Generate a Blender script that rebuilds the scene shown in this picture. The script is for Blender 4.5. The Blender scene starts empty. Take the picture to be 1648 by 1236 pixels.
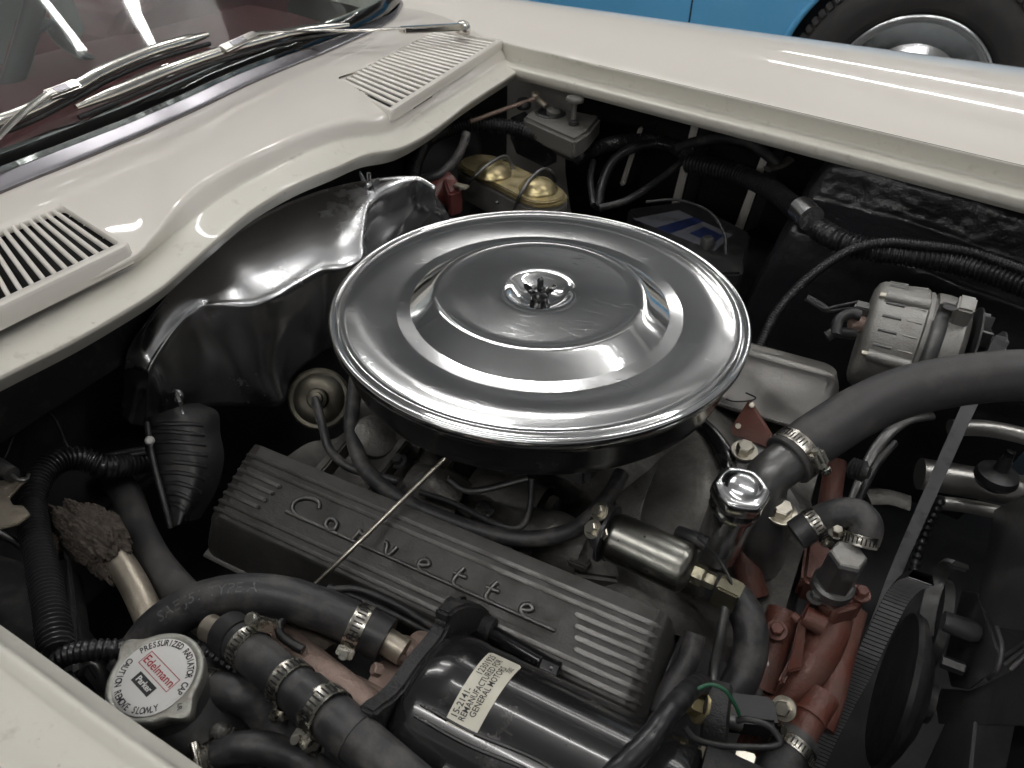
import bpy, bmesh, math, random
from mathutils import Vector, Matrix, noise
random.seed(7)
S = bpy.context.scene
COL = S.collection
R = math.radians

# ---------------------------------------------------------------- camera
# metres; the origin is the centre of the air cleaner lid's rim, +X towards the front of the car,
# +Y towards the far fender, +Z up.
PITCH, ROLL, YAW, FPX, IW, IH = 0.67057448, 0.02099855, R(26), 1200.0, 1648.0, 1236.0
_F = Vector((-math.sin(YAW)*math.cos(PITCH), math.cos(YAW)*math.cos(PITCH), -math.sin(PITCH)))
_R = Vector((math.cos(YAW), math.sin(YAW), 0)); _U = _R.cross(_F)
_c, _s = math.cos(ROLL), math.sin(ROLL)
_R, _U = _c*_R+_s*_U, -_s*_R+_c*_U
CAM = -(_F*0.68386293+_R*0.02524036+_U*0.07636194)
cd = bpy.data.cameras.new("camera"); cam = bpy.data.objects.new("camera", cd); COL.objects.link(cam)
cam.matrix_world = Matrix(((_R.x, _U.x, -_F.x, CAM.x), (_R.y, _U.y, -_F.y, CAM.y), (_R.z, _U.z, -_F.z, CAM.z), (0, 0, 0, 1)))
cd.sensor_width = 36; cd.lens = FPX/IW*36; cd.clip_start = 0.01; cd.clip_end = 100
cd.dof.use_dof = True; cd.dof.focus_distance = 0.66; cd.dof.aperture_fstop = 16
S.camera = cam

def ray(px, py): return _R*((px-IW/2)/FPX)+_U*((IH/2-py)/FPX)+_F
def P(px, py, z):                 # point of the line of sight at height z
    d = ray(px, py); return CAM+d*((z-CAM.z)/d.z)
def PX(px, py, x): d = ray(px, py); return CAM+d*((x-CAM.x)/d.x)
def PY(px, py, y): d = ray(px, py); return CAM+d*((y-CAM.y)/d.y)
def PP(px, py, p0, n):
    d = ray(px, py); return CAM+d*((Vector(p0)-CAM).dot(n)/d.dot(n))
def V(*a): return Vector(a)

# ---------------------------------------------------------------- world and colour
w = bpy.data.worlds.new("World"); S.world = w; w.use_nodes = True
wn = w.node_tree.nodes; wl = w.node_tree.links
bg = wn['Background']
tc = wn.new('ShaderNodeTexCoord'); sep = wn.new('ShaderNodeSeparateXYZ'); rp = wn.new('ShaderNodeValToRGB')
wl.new(tc.outputs['Generated'], sep.inputs[0]); wl.new(sep.outputs['Z'], rp.inputs[0])
cr = rp.color_ramp
cr.elements[0].position = 0.0; cr.elements[0].color = (.10, .10, .10, 1)
cr.elements[1].position = 1.0; cr.elements[1].color = (.125, .122, .118, 1)
for p, c in ((.25, (.16, .16, .16)), (.5, (.20, .205, .21)), (.78, (.235, .245, .25)), (.93, (.15, .15, .148))):
    e = cr.elements.new(p); e.color = (*c, 1)
wl.new(rp.outputs[0], bg.inputs[0]); bg.inputs[1].default_value = 1.8
S.view_settings.view_transform = 'Standard'; S.view_settings.look = 'None'
S.view_settings.exposure = .3; S.view_settings.gamma = 1
S.cycles.use_denoising = True
S.cycles.max_bounces = 8; S.cycles.glossy_bounces = 5; S.cycles.sample_clamp_indirect = 6

# ---------------------------------------------------------------- materials
def mat(name, col, metal=0.0, rough=0.5, var=0.0, vscale=30, dust=None, dustamt=0.0, dscale=12, bump=0.0, bscale=200,
        rvar=0.0, coat=0.0, scratch=0.0, spots=None, emis=None, aniso=0.0, spec=0.5, upd=0.0):
    m = bpy.data.materials.new(name); m.use_nodes = True
    n = m.node_tree.nodes; l = m.node_tree.links; b = n['Principled BSDF']
    b.inputs['Base Color'].default_value = (*col, 1); b.inputs['Metallic'].default_value = metal
    b.inputs['Roughness'].default_value = rough; b.inputs['Coat Weight'].default_value = coat
    b.inputs['Coat Roughness'].default_value = .04; b.inputs['Specular IOR Level'].default_value = spec
    t = n.new('ShaderNodeTexCoord').outputs['Object']
    def nz(scale, det=6, rg=.6, dist=0.0, vec=None):
        x = n.new('ShaderNodeTexNoise'); x.inputs['Scale'].default_value = scale; x.inputs['Detail'].default_value = det
        x.inputs['Roughness'].default_value = rg; x.inputs['Distortion'].default_value = dist; l.new(vec or t, x.inputs['Vector']); return x.outputs['Fac']
    def ramp(src, a, b_, c0=(0, 0, 0), c1=(1, 1, 1)):
        r = n.new('ShaderNodeValToRGB'); r.color_ramp.elements[0].position = a; r.color_ramp.elements[1].position = b_
        r.color_ramp.elements[0].color = (*c0, 1); r.color_ramp.elements[1].color = (*c1, 1); l.new(src, r.inputs[0]); return r.outputs[0]
    def mix(fac, a, b_):
        x = n.new('ShaderNodeMix'); x.data_type = 'RGBA'
        if isinstance(fac, float): x.inputs[0].default_value = fac
        else: l.new(fac, x.inputs[0])
        for k, s in ((6, a), (7, b_)):
            if isinstance(s, tuple): x.inputs[k].default_value = (*s, 1)
            else: l.new(s, x.inputs[k])
        return x.outputs[2]
    def mul(a, v):
        x = n.new('ShaderNodeMath'); x.operation = 'MULTIPLY'; l.new(a, x.inputs[0])
        if isinstance(v, (int, float)): x.inputs[1].default_value = v
        else: l.new(v, x.inputs[1])
        return x.outputs[0]
    c = None
    if var:
        c = ramp(nz(vscale), .3, .7, tuple(x*(1-var) for x in col), tuple(min(1, x*(1+var)) for x in col))
    if dust:
        f = ramp(nz(dscale, 9, .68), .62-.35*dustamt, .85-.35*dustamt)
        if upd:                                   # settles on upward faces
            g = n.new('ShaderNodeNewGeometry'); sp = n.new('ShaderNodeSeparateXYZ'); l.new(g.outputs['Normal'], sp.inputs[0])
            f = mul(f, ramp(sp.outputs['Z'], .1, .9))
        f = mul(f, .75)
        c = mix(f, c or col, dust)
        rr = n.new('ShaderNodeMapRange'); l.new(f, rr.inputs[0]); rr.inputs[3].default_value = rough; rr.inputs[4].default_value = min(1, rough+.35)
        l.new(rr.outputs[0], b.inputs['Roughness'])
        if metal:
            mm = n.new('ShaderNodeMapRange'); l.new(f, mm.inputs[0]); mm.inputs[3].default_value = metal; mm.inputs[4].default_value = metal*.2
            l.new(mm.outputs[0], b.inputs['Metallic'])
    if spots:
        f = ramp(nz(spots[1], 3, .5), spots[2], spots[2]+.03)
        c = mix(mul(f, spots[3]), c or col, spots[0])
    if c: l.new(c, b.inputs['Base Color'])
    if rvar and not dust:
        rr = n.new('ShaderNodeMapRange'); l.new(ramp(nz(vscale*.7, 8), .35, .7), rr.inputs[0]); rr.inputs[3].default_value = rough; rr.inputs[4].default_value = rough+rvar
        l.new(rr.outputs[0], b.inputs['Roughness'])
    prev = None
    if bump:
        bp = n.new('ShaderNodeBump'); bp.inputs['Strength'].default_value = bump; bp.inputs['Distance'].default_value = .002
        l.new(nz(bscale, 5), bp.inputs['Height']); prev = bp.outputs[0]
    if scratch:
        for sc, rot, st_ in ((9, .5, 3.5), (7, 2.0, 2.5), (14, 1.2, 5)):     # thin wandering hairlines, here and there
            mp = n.new('ShaderNodeMapping'); l.new(t, mp.inputs[0]); mp.inputs['Rotation'].default_value = (0, 0, rot); mp.inputs['Scale'].default_value = (1, st_, 1); mp.inputs['Location'].default_value = (rot*7, sc, 0)
            h_ = nz(sc, 3, .55, .3, mp.outputs[0]); a_ = n.new('ShaderNodeMath'); a_.operation = 'SUBTRACT'; l.new(h_, a_.inputs[0]); a_.inputs[1].default_value = .5
            b_ = n.new('ShaderNodeMath'); b_.operation = 'ABSOLUTE'; l.new(a_.outputs[0], b_.inputs[0])
            s_ = mul(ramp(b_.outputs[0], .0, .0028, (1, 1, 1), (0, 0, 0)), ramp(nz(sc*2.7, 2), .56, .62))
            bp = n.new('ShaderNodeBump'); bp.inputs['Strength'].default_value = scratch; bp.inputs['Distance'].default_value = .0004
            l.new(s_, bp.inputs['Height'])
            if prev: l.new(prev, bp.inputs['Normal'])
            prev = bp.outputs[0]
    if prev: l.new(prev, b.inputs['Normal'])
    if emis: b.inputs['Emission Color'].default_value = (*emis[0], 1); b.inputs['Emission Strength'].default_value = emis[1]
    return m

M = {
 'paint': mat('cream_white_paint', (.78, .742, .685), rough=.6, coat=1.0, var=.015, vscale=4, bump=.015, bscale=350),
 'gutter': mat('cream_white_dusty_gutter_paint', (.66, .64, .575), rough=.42, coat=.35, dust=(.40, .37, .30), dustamt=.12, dscale=60, spots=((.26, .23, .17), 110, .71, .4)),
 'chrome': mat('polished_chrome', (.74, .75, .76), 1, .13, rvar=.08, vscale=40),
 'lid': mat('scratched_chrome_lid', (.68, .685, .69), 1, .07, rvar=.07, vscale=9, scratch=.05),
 'stain': mat('polished_stainless', (.74, .745, .76), 1, .27, rvar=.12, vscale=16, scratch=.35, dust=(.14, .13, .12), dustamt=.06, dscale=14),
 'wiper': mat('wiper_stainless', (.66, .64, .60), 1, .14, var=.12, vscale=60, bump=.03, bscale=60),
 'trim': mat('windshield_trim_steel', (.20, .195, .21), 1, .24, scratch=.12, var=.1, vscale=30),
 'blackgloss': mat('black_gloss_enamel', (.012, .012, .013), rough=.16, coat=.4, dust=(.09, .085, .08), dustamt=.16, dscale=35, bump=.03, bscale=30),
 'pan': mat('air_cleaner_black_enamel', (.010, .010, .011), rough=.2, dust=(.05, .05, .05), dustamt=.08, dscale=40),
 'blackplast': mat('black_plastic', (.018, .018, .019), rough=.42, dust=(.085, .08, .075), dustamt=.28, dscale=50),
 'loom': mat('black_corrugated_loom', (.016, .016, .018), rough=.30, dust=(.11, .11, .11), dustamt=.14, dscale=60),
 'rubber': mat('rubber_hose', (.026, .026, .028), rough=.45, dust=(.12, .112, .105), dustamt=.46, dscale=45, bump=.10, bscale=400),
 'bighose': mat('radiator_hose_rubber', (.040, .039, .040), rough=.50, dust=(.105, .098, .092), dustamt=.42, dscale=25, bump=.10, bscale=500),
 'tar': mat('black_undercoat', (.020, .020, .023), rough=.17, bump=.8, bscale=75, dust=(.05, .05, .05), dustamt=.0, dscale=20),
 'dark': mat('dark_bay_panel', (.026, .026, .029), rough=.45, dust=(.075, .07, .066), dustamt=.3, dscale=15, bump=.2, bscale=60),
 'castalu': mat('valve_cover_cast_aluminium', (.17, .167, .162), .75, .36, var=.14, vscale=30, dust=(.085, .078, .068), dustamt=.42, dscale=28, bump=.22, bscale=380, spots=((.03, .027, .022), 130, .70, .8)),
 'castdark': mat('valve_cover_dirt_and_shade', (.075, .073, .070), .6, .45, var=.2, vscale=30, dust=(.05, .046, .04), dustamt=.4, dscale=28, bump=.22, bscale=380),  # shade and dirt between the fins put into a darker tone
 'castbright': mat('clean_valve_cover_aluminium', (.46, .45, .43), .85, .33, var=.08, vscale=20, dust=(.22, .20, .18), dustamt=.12, dscale=20, bump=.15, bscale=380),
 'brassdull': mat('dull_brass_fitting', (.23, .215, .155), .95, .34, var=.15, vscale=60, dust=(.12, .11, .085), dustamt=.4, dscale=80),
 'candark': mat('dark_brassy_can', (.06, .055, .042), .8, .34, var=.15, vscale=50, dust=(.05, .047, .04), dustamt=.35, dscale=40),  # one even dark brassy tone
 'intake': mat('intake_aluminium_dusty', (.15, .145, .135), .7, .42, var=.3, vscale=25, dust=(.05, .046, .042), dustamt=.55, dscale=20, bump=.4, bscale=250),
 'altalu': mat('alternator_cast_aluminium', (.32, .315, .30), .75, .44, var=.1, vscale=40, dust=(.21, .195, .17), dustamt=.35, dscale=30, bump=.35, bscale=500),
 'pinkalu': mat('heat_stained_aluminium', (.30, .22, .185), .5, .5, var=.15, vscale=40, dust=(.17, .12, .10), dustamt=.45, dscale=40, bump=.5, bscale=300),
 'tubealu': mat('dull_aluminium_tube', (.38, .34, .28), .8, .4, var=.12, vscale=60, dust=(.22, .18, .14), dustamt=.35, dscale=50, bump=.1, bscale=200),
 'castiron': mat('black_cast_iron', (.030, .030, .031), .2, .42, bump=.8, bscale=420, dust=(.10, .09, .085), dustamt=.3, dscale=40),
 'orange': mat('engine_orange_red_paint', (.135, .044, .030), rough=.42, coat=.1, var=.25, vscale=25, dust=(.085, .060, .052), dustamt=.5, dscale=22, bump=.45, bscale=260),
 'redcap': mat('red_plastic', (.11, .030, .026), rough=.4, dust=(.12, .06, .05), dustamt=.25, dscale=50),
 'zinc': mat('zinc_plated_steel', (.52, .49, .42), 1, .3, var=.15, vscale=120, dust=(.2, .17, .12), dustamt=.22, dscale=90, bump=.05, bscale=300),
 'clamp': mat('clamp_steel', (.44, .425, .38), 1, .26, var=.1, vscale=150, dust=(.24, .19, .12), dustamt=.3, dscale=120),
 'brass': mat('gold_cadmium_plating', (.44, .37, .20), .9, .30, var=.16, vscale=40, dust=(.17, .145, .10), dustamt=.48, dscale=60, bump=.1, bscale=200),
 'canister': mat('olive_plated_canister', (.27, .268, .245), 1, .30, var=.22, vscale=50, dust=(.09, .085, .065), dustamt=.22, dscale=40, spots=((.02, .02, .015), 160, .69, .9)),
 'greysteel': mat('dark_grey_steel', (.16, .16, .16), .8, .4, var=.15, vscale=50, dust=(.08, .075, .07), dustamt=.3, dscale=40, bump=.1, bscale=200),
 'belt': mat('belt_rubber', (.30, .302, .31), rough=.5, dust=(.11, .105, .10), dustamt=.3, dscale=60),
 'fansteel': mat('dark_dusty_fan_steel', (.075, .075, .08), .3, .42, var=.15, vscale=30, dust=(.12, .11, .10), dustamt=.35, dscale=25, bump=.08, bscale=200),
 'beltdark': mat('belt_groove', (.006, .006, .006), rough=.7),
 'void': mat('matte_black_shade', (.004, .004, .004), rough=.9),  # matte black put in for the shade inside deep gaps
 'foam': mat('crumbled_foam', (.060, .048, .039), rough=.95, var=.5, vscale=160, bump=1.0, bscale=260),
 'white': mat('label_white', (.58, .575, .56), rough=.4, var=.04, vscale=30, dust=(.35, .32, .27), dustamt=.12, dscale=60),
 'paper': mat('aged_paper_label', (.62, .60, .51), rough=.42, var=.03, vscale=40, dust=(.48, .42, .27), dustamt=.16, dscale=45),
 'capmetal': mat('radiator_cap_metal', (.34, .34, .31), .75, .46, var=.14, vscale=90, dust=(.22, .20, .16), dustamt=.4, dscale=70, bump=.25, bscale=300),
 'inkblack': mat('ink_black', (.012, .012, .014), rough=.5),
 'inkred': mat('ink_red', (.30, .02, .03), rough=.5),
 'hoseprint': mat('faded_hose_print', (.10, .10, .10), rough=.6),
 'maroon': mat('maroon_vinyl', (.12, .022, .028), rough=.5, var=.08, vscale=15),
 'interior': mat('grey_interior', (.14, .15, .145), rough=.6, var=.1, vscale=3),
 'steer': mat('dark_steering_wheel', (.02, .018, .02), rough=.4),
 'blue': mat('sky_blue_car_paint', (.10, .38, .66), rough=.5, coat=1.0, var=.03, vscale=2),
 'tyre': mat('tyre_rubber', (.022, .021, .021), rough=.6, dust=(.07, .06, .05), dustamt=.35, dscale=14, bump=.1, bscale=120),
 'ceiling': mat('added_ceiling_board', (.80, .80, .80), rough=.8, var=.06, vscale=2),
 'beam': mat('added_beam_paint', (.68, .68, .68), rough=.7),
 'floor': mat('garage_floor_concrete', (.22, .215, .205), rough=.5, var=.12, vscale=2.5, dust=(.12, .11, .10), dustamt=.2, dscale=4),
 'lampbody': mat('lamp_body', (.7, .7, .7), rough=.5),
 'tube': mat('led_tube', (.9, .9, .9), rough=.5, emis=((1.0, .98, .955), 29)),
 'batlabel': mat('battery_label_white', (.15, .155, .18), rough=.4, dust=(.10, .10, .10), dustamt=.3, dscale=40),
 'batblue': mat('battery_label_blue', (.018, .03, .10), rough=.4),
 'ball': mat('grey_plastic_reservoir', (.11, .108, .10), rough=.5, dust=(.13, .12, .10), dustamt=.35, dscale=40, bump=.2, bscale=200),
 'green': mat('green_wire', (.02, .09, .05), rough=.4),
}
g = bpy.data.materials.new('windshield_glass'); g.use_nodes = True
gb = g.node_tree.nodes['Principled BSDF']; gb.inputs['Transmission Weight'].default_value = 1; gb.inputs['Roughness'].default_value = .02
gb.inputs['IOR'].default_value = 1.5; gb.inputs['Base Color'].default_value = (.86, .93, .90, 1)
M['glass'] = g

# ---------------------------------------------------------------- builders
def link(name, me, m, parent=None, smooth=True, loc=None, auto=35):
    if isinstance(m, str): m = M[m]
    o = bpy.data.objects.new(name, me); COL.objects.link(o)
    if m and not me.materials: me.materials.append(m)
    if smooth:
        me.polygons.foreach_set('use_smooth', [True]*len(me.polygons))
        if auto: me.set_sharp_from_angle(angle=R(auto))
    if parent: o.parent = parent
    return o
def tag(o, label=None, cat=None, group=None, kind=None):
    for k, v in (('label', label), ('category', cat), ('group', group), ('kind', kind)):
        if v: o[k] = v
    return o
def thing(name, label, cat, loc, group=None):
    o = bpy.data.objects.new(name, None); COL.objects.link(o); o.location = loc; o.empty_display_size = .02
    return tag(o, label, cat, group)
def wpos(o):
    p = V(0, 0, 0)
    while o: p = p+o.location; o = o.parent
    return p
def mk(name, vs, fs, m, parent=None, smooth=True, auto=35, mats=None):
    """mesh given in scene coordinates; its own origin goes to its middle"""
    vs = [Vector(v) for v in vs]
    c = sum(vs, V(0, 0, 0))/len(vs)
    me = bpy.data.meshes.new(name); me.from_pydata([v-c for v in vs], [], fs); me.validate()
    bm = bmesh.new(); bm.from_mesh(me); bmesh.ops.recalc_face_normals(bm, faces=bm.faces); bm.to_mesh(me); bm.free()
    o = link(name, me, m, None, smooth, auto=auto)
    if parent: o.parent = parent; o.location = c-wpos(parent)
    else: o.location = c
    return o
def cr_spline(pts, n=8):
    pts = [Vector(p) for p in pts]
    if len(pts) < 3:
        return [pts[0].lerp(pts[-1], i/n) for i in range(n+1)]
    q = [pts[0]*2-pts[1]]+pts+[pts[-1]*2-pts[-2]]; out = []
    for i in range(1, len(q)-2):
        a, b, c, d = q[i-1:i+3]
        for k in range(n):
            t = k/n
            out.append(.5*((2*b)+(c-a)*t+(2*a-5*b+4*c-d)*t*t+(3*b-a-3*c+d)*t**3))
    out.append(pts[-1]); return out
def resample(pl, step):
    d = [0]
    for a, b in zip(pl, pl[1:]): d.append(d[-1]+(b-a).length)
    n = max(2, int(round(d[-1]/step))); out = []; j = 0
    for i in range(n+1):
        s = d[-1]*i/n
        while j < len(d)-2 and d[j+1] < s: j += 1
        f = (s-d[j])/max(1e-9, d[j+1]-d[j]); out.append(pl[j].lerp(pl[j+1], min(1, f)))
    return out, d[-1]
def frames(pl):
    T = []
    for i in range(len(pl)):
        a = pl[max(0, i-1)]; b = pl[min(len(pl)-1, i+1)]; T.append((b-a).normalized())
    up = V(0, 0, 1) if abs(T[0].z) < .9 else V(1, 0, 0)
    N = [(up-T[0]*up.dot(T[0])).normalized()]
    for i in range(1, len(pl)):
        v = N[-1]-T[i]*N[-1].dot(T[i]); N.append(v.normalized())
    return T, N
def tube_geo(pts, rad, seg=16, step=None, flat=1.0, n=10):
    pl = cr_spline(pts, n)
    if step: pl, L = resample(pl, step)
    T, N = frames(pl); vs = []; fs = []
    acc = 0
    for i, p in enumerate(pl):
        if i: acc += (p-pl[i-1]).length
        r = rad(acc, i) if callable(rad) else rad
        B = T[i].cross(N[i])
        for k in range(seg):
            a = 2*math.pi*k/seg; vs.append(p+(N[i]*math.cos(a)*flat+B*math.sin(a))*r)
    for i in range(len(pl)-1):
        for k in range(seg):
            a = i*seg+k; b = i*seg+(k+1) % seg; fs.append((a, b, b+seg, a+seg))
    fs.append(tuple(range(seg))[::-1]); fs.append(tuple((len(pl)-1)*seg+k for k in range(seg)))
    return vs, fs
def tube(name, pts, rad, m, parent=None, seg=16, step=None, flat=1.0, n=10):
    vs, fs = tube_geo(pts, rad, seg, step, flat, n); return mk(name, vs, fs, m, parent, auto=50)
def loom(name, pts, r, m='loom', parent=None, pitch=.0042, seg=14, amp=.14):
    def rad(s, i): return r*(1-amp*(1 if i % 4 in (0, 1) else 0)+.02*math.sin(s*90))
    vs, fs = tube_geo(pts, rad, seg, pitch/4); return mk(name, vs, fs, m, parent, auto=60)
def frame(axis, up=V(0, 0, 1)):
    z = Vector(axis).normalized(); u = Vector(up)
    if abs(z.dot(u.normalized())) > .98: u = V(1, 0, 0)
    x = (u-z*u.dot(z)).normalized(); return x, z.cross(x), z
def lathe(name, prof, c, axis, m, parent=None, seg=48, auto=35, up=V(0, 0, 1), closed=False):
    """prof: (radius, distance along axis)"""
    x, y, z = frame(axis, up); c = Vector(c); vs = []; fs = []
    for r, h in prof:
        for k in range(seg):
            a = 2*math.pi*k/seg; vs.append(c+z*h+(x*math.cos(a)+y*math.sin(a))*r)
    for i in range(len(prof)-1):
        for k in range(seg):
            a = i*seg+k; b = i*seg+(k+1) % seg; fs.append((a, b, b+seg, a+seg))
    if closed:
        i = len(prof)-1
        for k in range(seg): fs.append((i*seg+k, i*seg+(k+1) % seg, (k+1) % seg, k))
    else:
        fs.append(tuple(range(seg))[::-1]); fs.append(tuple((len(prof)-1)*seg+k for k in range(seg)))
    return mk(name, vs, fs, m, parent, auto=auto)
def prism(name, poly, ext, m, parent=None, bevel=0.0, smooth=True, auto=35, segs=2):
    """poly: list of points (scene); ext: vector of extrusion"""
    poly = [Vector(p) for p in poly]; c = sum(poly, V(0, 0, 0))/len(poly); e = Vector(ext)
    bm = bmesh.new(); vv = [bm.verts.new(p-c) for p in poly]; f = bm.faces.new(vv)
    r = bmesh.ops.extrude_face_region(bm, geom=[f]); bmesh.ops.translate(bm, vec=e, verts=[v for v in r['geom'] if isinstance(v, bmesh.types.BMVert)])
    bmesh.ops.recalc_face_normals(bm, faces=bm.faces)
    if bevel: bmesh.ops.bevel(bm, geom=bm.edges[:], offset=bevel, segments=segs, affect='EDGES', clamp_overlap=True)
    me = bpy.data.meshes.new(name); bm.to_mesh(me); bm.free()
    o = link(name, me, m, None, smooth, auto=auto)
    if parent: o.parent = parent; o.location = c-wpos(parent)
    else: o.location = c
    return o
def box(name, c, ax, ay, az, m, parent=None, bevel=.001):
    """ax, ay, az: half-size vectors"""
    c = Vector(c); ax, ay, az = Vector(ax), Vector(ay), Vector(az)
    return prism(name, [c-ax-ay-az, c+ax-ay-az, c+ax+ay-az, c-ax+ay-az], az*2, m, parent, bevel)
def grid(name, rows, m, parent=None, sub=3, thick=0.0, auto=60):
    """rows of points -> smooth (Catmull-Rom both ways) sheet"""
    a = [cr_spline(r, sub) for r in rows]; cols = list(zip(*a)); b = [cr_spline(c, sub) for c in cols]
    nr, nc = len(b[0]), len(b); vs = [b[j][i] for i in range(nr) for j in range(nc)]
    fs = [(i*nc+j, i*nc+j+1, (i+1)*nc+j+1, (i+1)*nc+j) for i in range(nr-1) for j in range(nc-1)]
    o = mk(name, vs, fs, m, parent, auto=auto)
    if thick:
        md = o.modifiers.new('t', 'SOLIDIFY'); md.thickness = thick; md.offset = -1
    return o
_hex = {}
def bolt(c, axis, r=.007, h=.006, m='zinc', parent=None, name='bolt', washer=True, top=True):
    x, y, z = frame(axis); key = (round(r, 4), round(h, 4), m, washer)
    if key not in _hex:
        bm = bmesh.new()
        def ring(rr, hh, n, off=0): return [bm.verts.new((rr*math.cos(2*math.pi*(k+off)/n), rr*math.sin(2*math.pi*(k+off)/n), hh)) for k in range(n)]
        def strip(a, b):
            n = len(a)
            for k in range(n): bm.faces.new((a[k], a[(k+1) % n], b[(k+1) % n], b[k]))
        z0 = 0
        if washer:
            a = ring(r*1.55, 0, 24); b = ring(r*1.5, h*.22, 24); strip(a, b); bm.faces.new(a[::-1]); bm.faces.new(b); z0 = h*.2
        a = ring(r*1.0, z0, 6); b = ring(r*1.0, h*.86+z0, 6); c2 = ring(r*.84, h+z0, 6); strip(a, b); strip(b, c2); bm.faces.new(a[::-1]); bm.faces.new(c2)
        me = bpy.data.meshes.new(name); bm.to_mesh(me); bm.free(); me.materials.append(M[m]); _hex[key] = me
    o = bpy.data.objects.new(name, _hex[key]); COL.objects.link(o)
    mw = Matrix(((x.x, y.x, z.x, c[0]), (x.y, y.y, z.y, c[1]), (x.z, y.z, z.z, c[2]), (0, 0, 0, 1)))
    if parent: o.parent = parent; mw.translation = Vector(c)-wpos(parent)
    o.matrix_local = mw
    return o
def clamp(name_parent, c, axis, r, wd=.009, turn=0.0, slots=True, m='clamp'):
    """worm clamp as a part of its hose: band, notches, housing, screw"""
    x, y, z = frame(axis); c = Vector(c)
    x, y = x*math.cos(turn)+y*math.sin(turn), -x*math.sin(turn)+y*math.cos(turn)
    h = wd/2; t = .0009
    b = lathe('hose_clamp', [(r, -h), (r+t, -h), (r+t, -h*.82), (r+t*.75, -h*.7), (r+t*.75, h*.7), (r+t, h*.82), (r+t, h), (r, h)], c, axis, m, name_parent, seg=48, closed=True)
    if slots:                                              # worm notches cut as short dark bars across the band
        n = max(10, int(2*math.pi*r/.0030)); vs = []; fs = []
        for k in range(n):
            a = 2*math.pi*k/n
            if math.cos(a) > .80: continue
            u = x*math.cos(a)+y*math.sin(a); tt = (-x*math.sin(a)+y*math.cos(a)+z*.12).normalized()
            p = c+u*(r+t*.78); q = len(vs)
            for s1, s2, s3 in ((-1, -1, 0), (1, -1, 0), (1, 1, 0), (-1, 1, 0), (-1, -1, 1), (1, -1, 1), (1, 1, 1), (-1, 1, 1)):
                vs.append(p+tt*s1*.00055+z*s2*h*.58+u*s3*.00022)
            fs += [(q+4, q+5, q+6, q+7), (q, q+1, q+5, q+4), (q+1, q+2, q+6, q+5), (q+2, q+3, q+7, q+6), (q+3, q, q+4, q+7)]
        s_ = mk('band_notches', vs, fs, 'inkblack', b, smooth=False)
    hc = c+x*(r+.0040)
    box('screw_housing', hc-x*.0008, x*.0036, y*.0065, z*(h*1.12), m, b, bevel=.0008)
    lathe('screw', [(.0032, -.010), (.0034, -.0085), (.0034, .0085), (.0046, .009), (.0046, .0125), (.0040, .0135)], hc+x*.001, y, m, b, seg=16)
    return b
def text(name, s, size, c, xdir, ydir, m, parent, ext=.0002, align='CENTER', shear=0, lift=0, bold=0, cond=1):
    cu = bpy.data.curves.new(name, 'FONT'); cu.body = s; cu.size = size; cu.extrude = ext; cu.align_x = align; cu.align_y = 'CENTER'; cu.shear = shear; cu.offset = bold
    cu.resolution_u = 3
    o = bpy.data.objects.new(name, cu); COL.objects.link(o); bpy.context.view_layer.update()
    me = bpy.data.meshes.new_from_object(o.evaluated_get(bpy.context.evaluated_depsgraph_get())); bpy.data.objects.remove(o)
    me.materials.clear()
    x = Vector(xdir).normalized(); y = Vector(ydir); y = (y-x*y.dot(x)).normalized(); z = x.cross(y)
    for v_ in me.vertices: v_.co.x *= cond
    o = link(name, me, m, None, smooth=False)
    mw = Matrix(((x.x, y.x, z.x, c[0]), (x.y, y.y, z.y, c[1]), (x.z, y.z, z.z, c[2]), (0, 0, 0, 1)))
    if parent: o.parent = parent; mw.translation = Vector(c)-wpos(parent)
    o.matrix_local = mw
    return o
# LED tubes under the garage ceiling, in rows parallel to the car
LDEF = [  # (x from, x to, y, label)
 (-1.9, -.52, .88, 'ceiling tube running over the windshield'),
 (-1.12, -.46, 1.45, 'short ceiling tube over the rear of the far fender'),
 (-.36, 1.5, 2.75, 'ceiling tube over the blue car, towards the front'),
 (-.36, 1.5, 3.45, 'farthest ceiling tube beyond the blue car'),
 (.2, 1.7, .55, 'ceiling tube over the front of the engine bay'),
 (-.9, .6, -.85, 'ceiling tube just behind the photographer'),
 (-1.6, 1.4, -3.6, 'added ceiling tube far behind the photographer'),  # added to light the far vent uprights from behind the camera
]

# ================================================================ setting and lamps
GZ = -.72
fl = mk('garage_floor', [(-9, -7, GZ), (9, -7, GZ), (9, 9, GZ), (-9, 9, GZ)], [(0, 1, 2, 3)], 'floor', smooth=False); tag(fl, kind='structure')
# LED tubes under the garage ceiling, most known from highlights, the last one added
LZ = 1.55
for xa, xb, ly, lab_ in LDEF:
    c = V((xa+xb)/2, ly, LZ)
    t = thing('ceiling_light', lab_, 'ceiling light', c, 'tube lights on the ceiling')
    tube('light_tube', [V(xa, ly, LZ), V(xb, ly, LZ)], .020 if ly < 2.5 else .010, 'tube', t, seg=10, n=1)
    box('light_housing', c+V(0, 0, .035), V((xb-xa)/2+.02, 0, 0), V(0, .012, 0), V(0, 0, .010), 'lampbody', t, .004)
ce = box('added_garage_ceiling', V(0, 1, LZ+.25), V(5, 0, 0), V(0, 6, 0), V(0, 0, .05), 'ceiling', None, 0); tag(ce, kind='structure')  # unseen ceiling, added for the chrome and paint to reflect
for k in range(9):
    bm_o = box('added_ceiling_beam', V(0, -4.4+1.25*k, LZ+.13), V(5, 0, 0), V(0, .06, 0), V(0, 0, .07), 'beam', ce, 0)  # beams added for light and dark contrast in the chrome

# ================================================================ the white car
car = thing('white_sports_car', 'cream white classic sports car with its hood opening laid bare around the engine', 'car', (0, 0, GZ))
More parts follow.
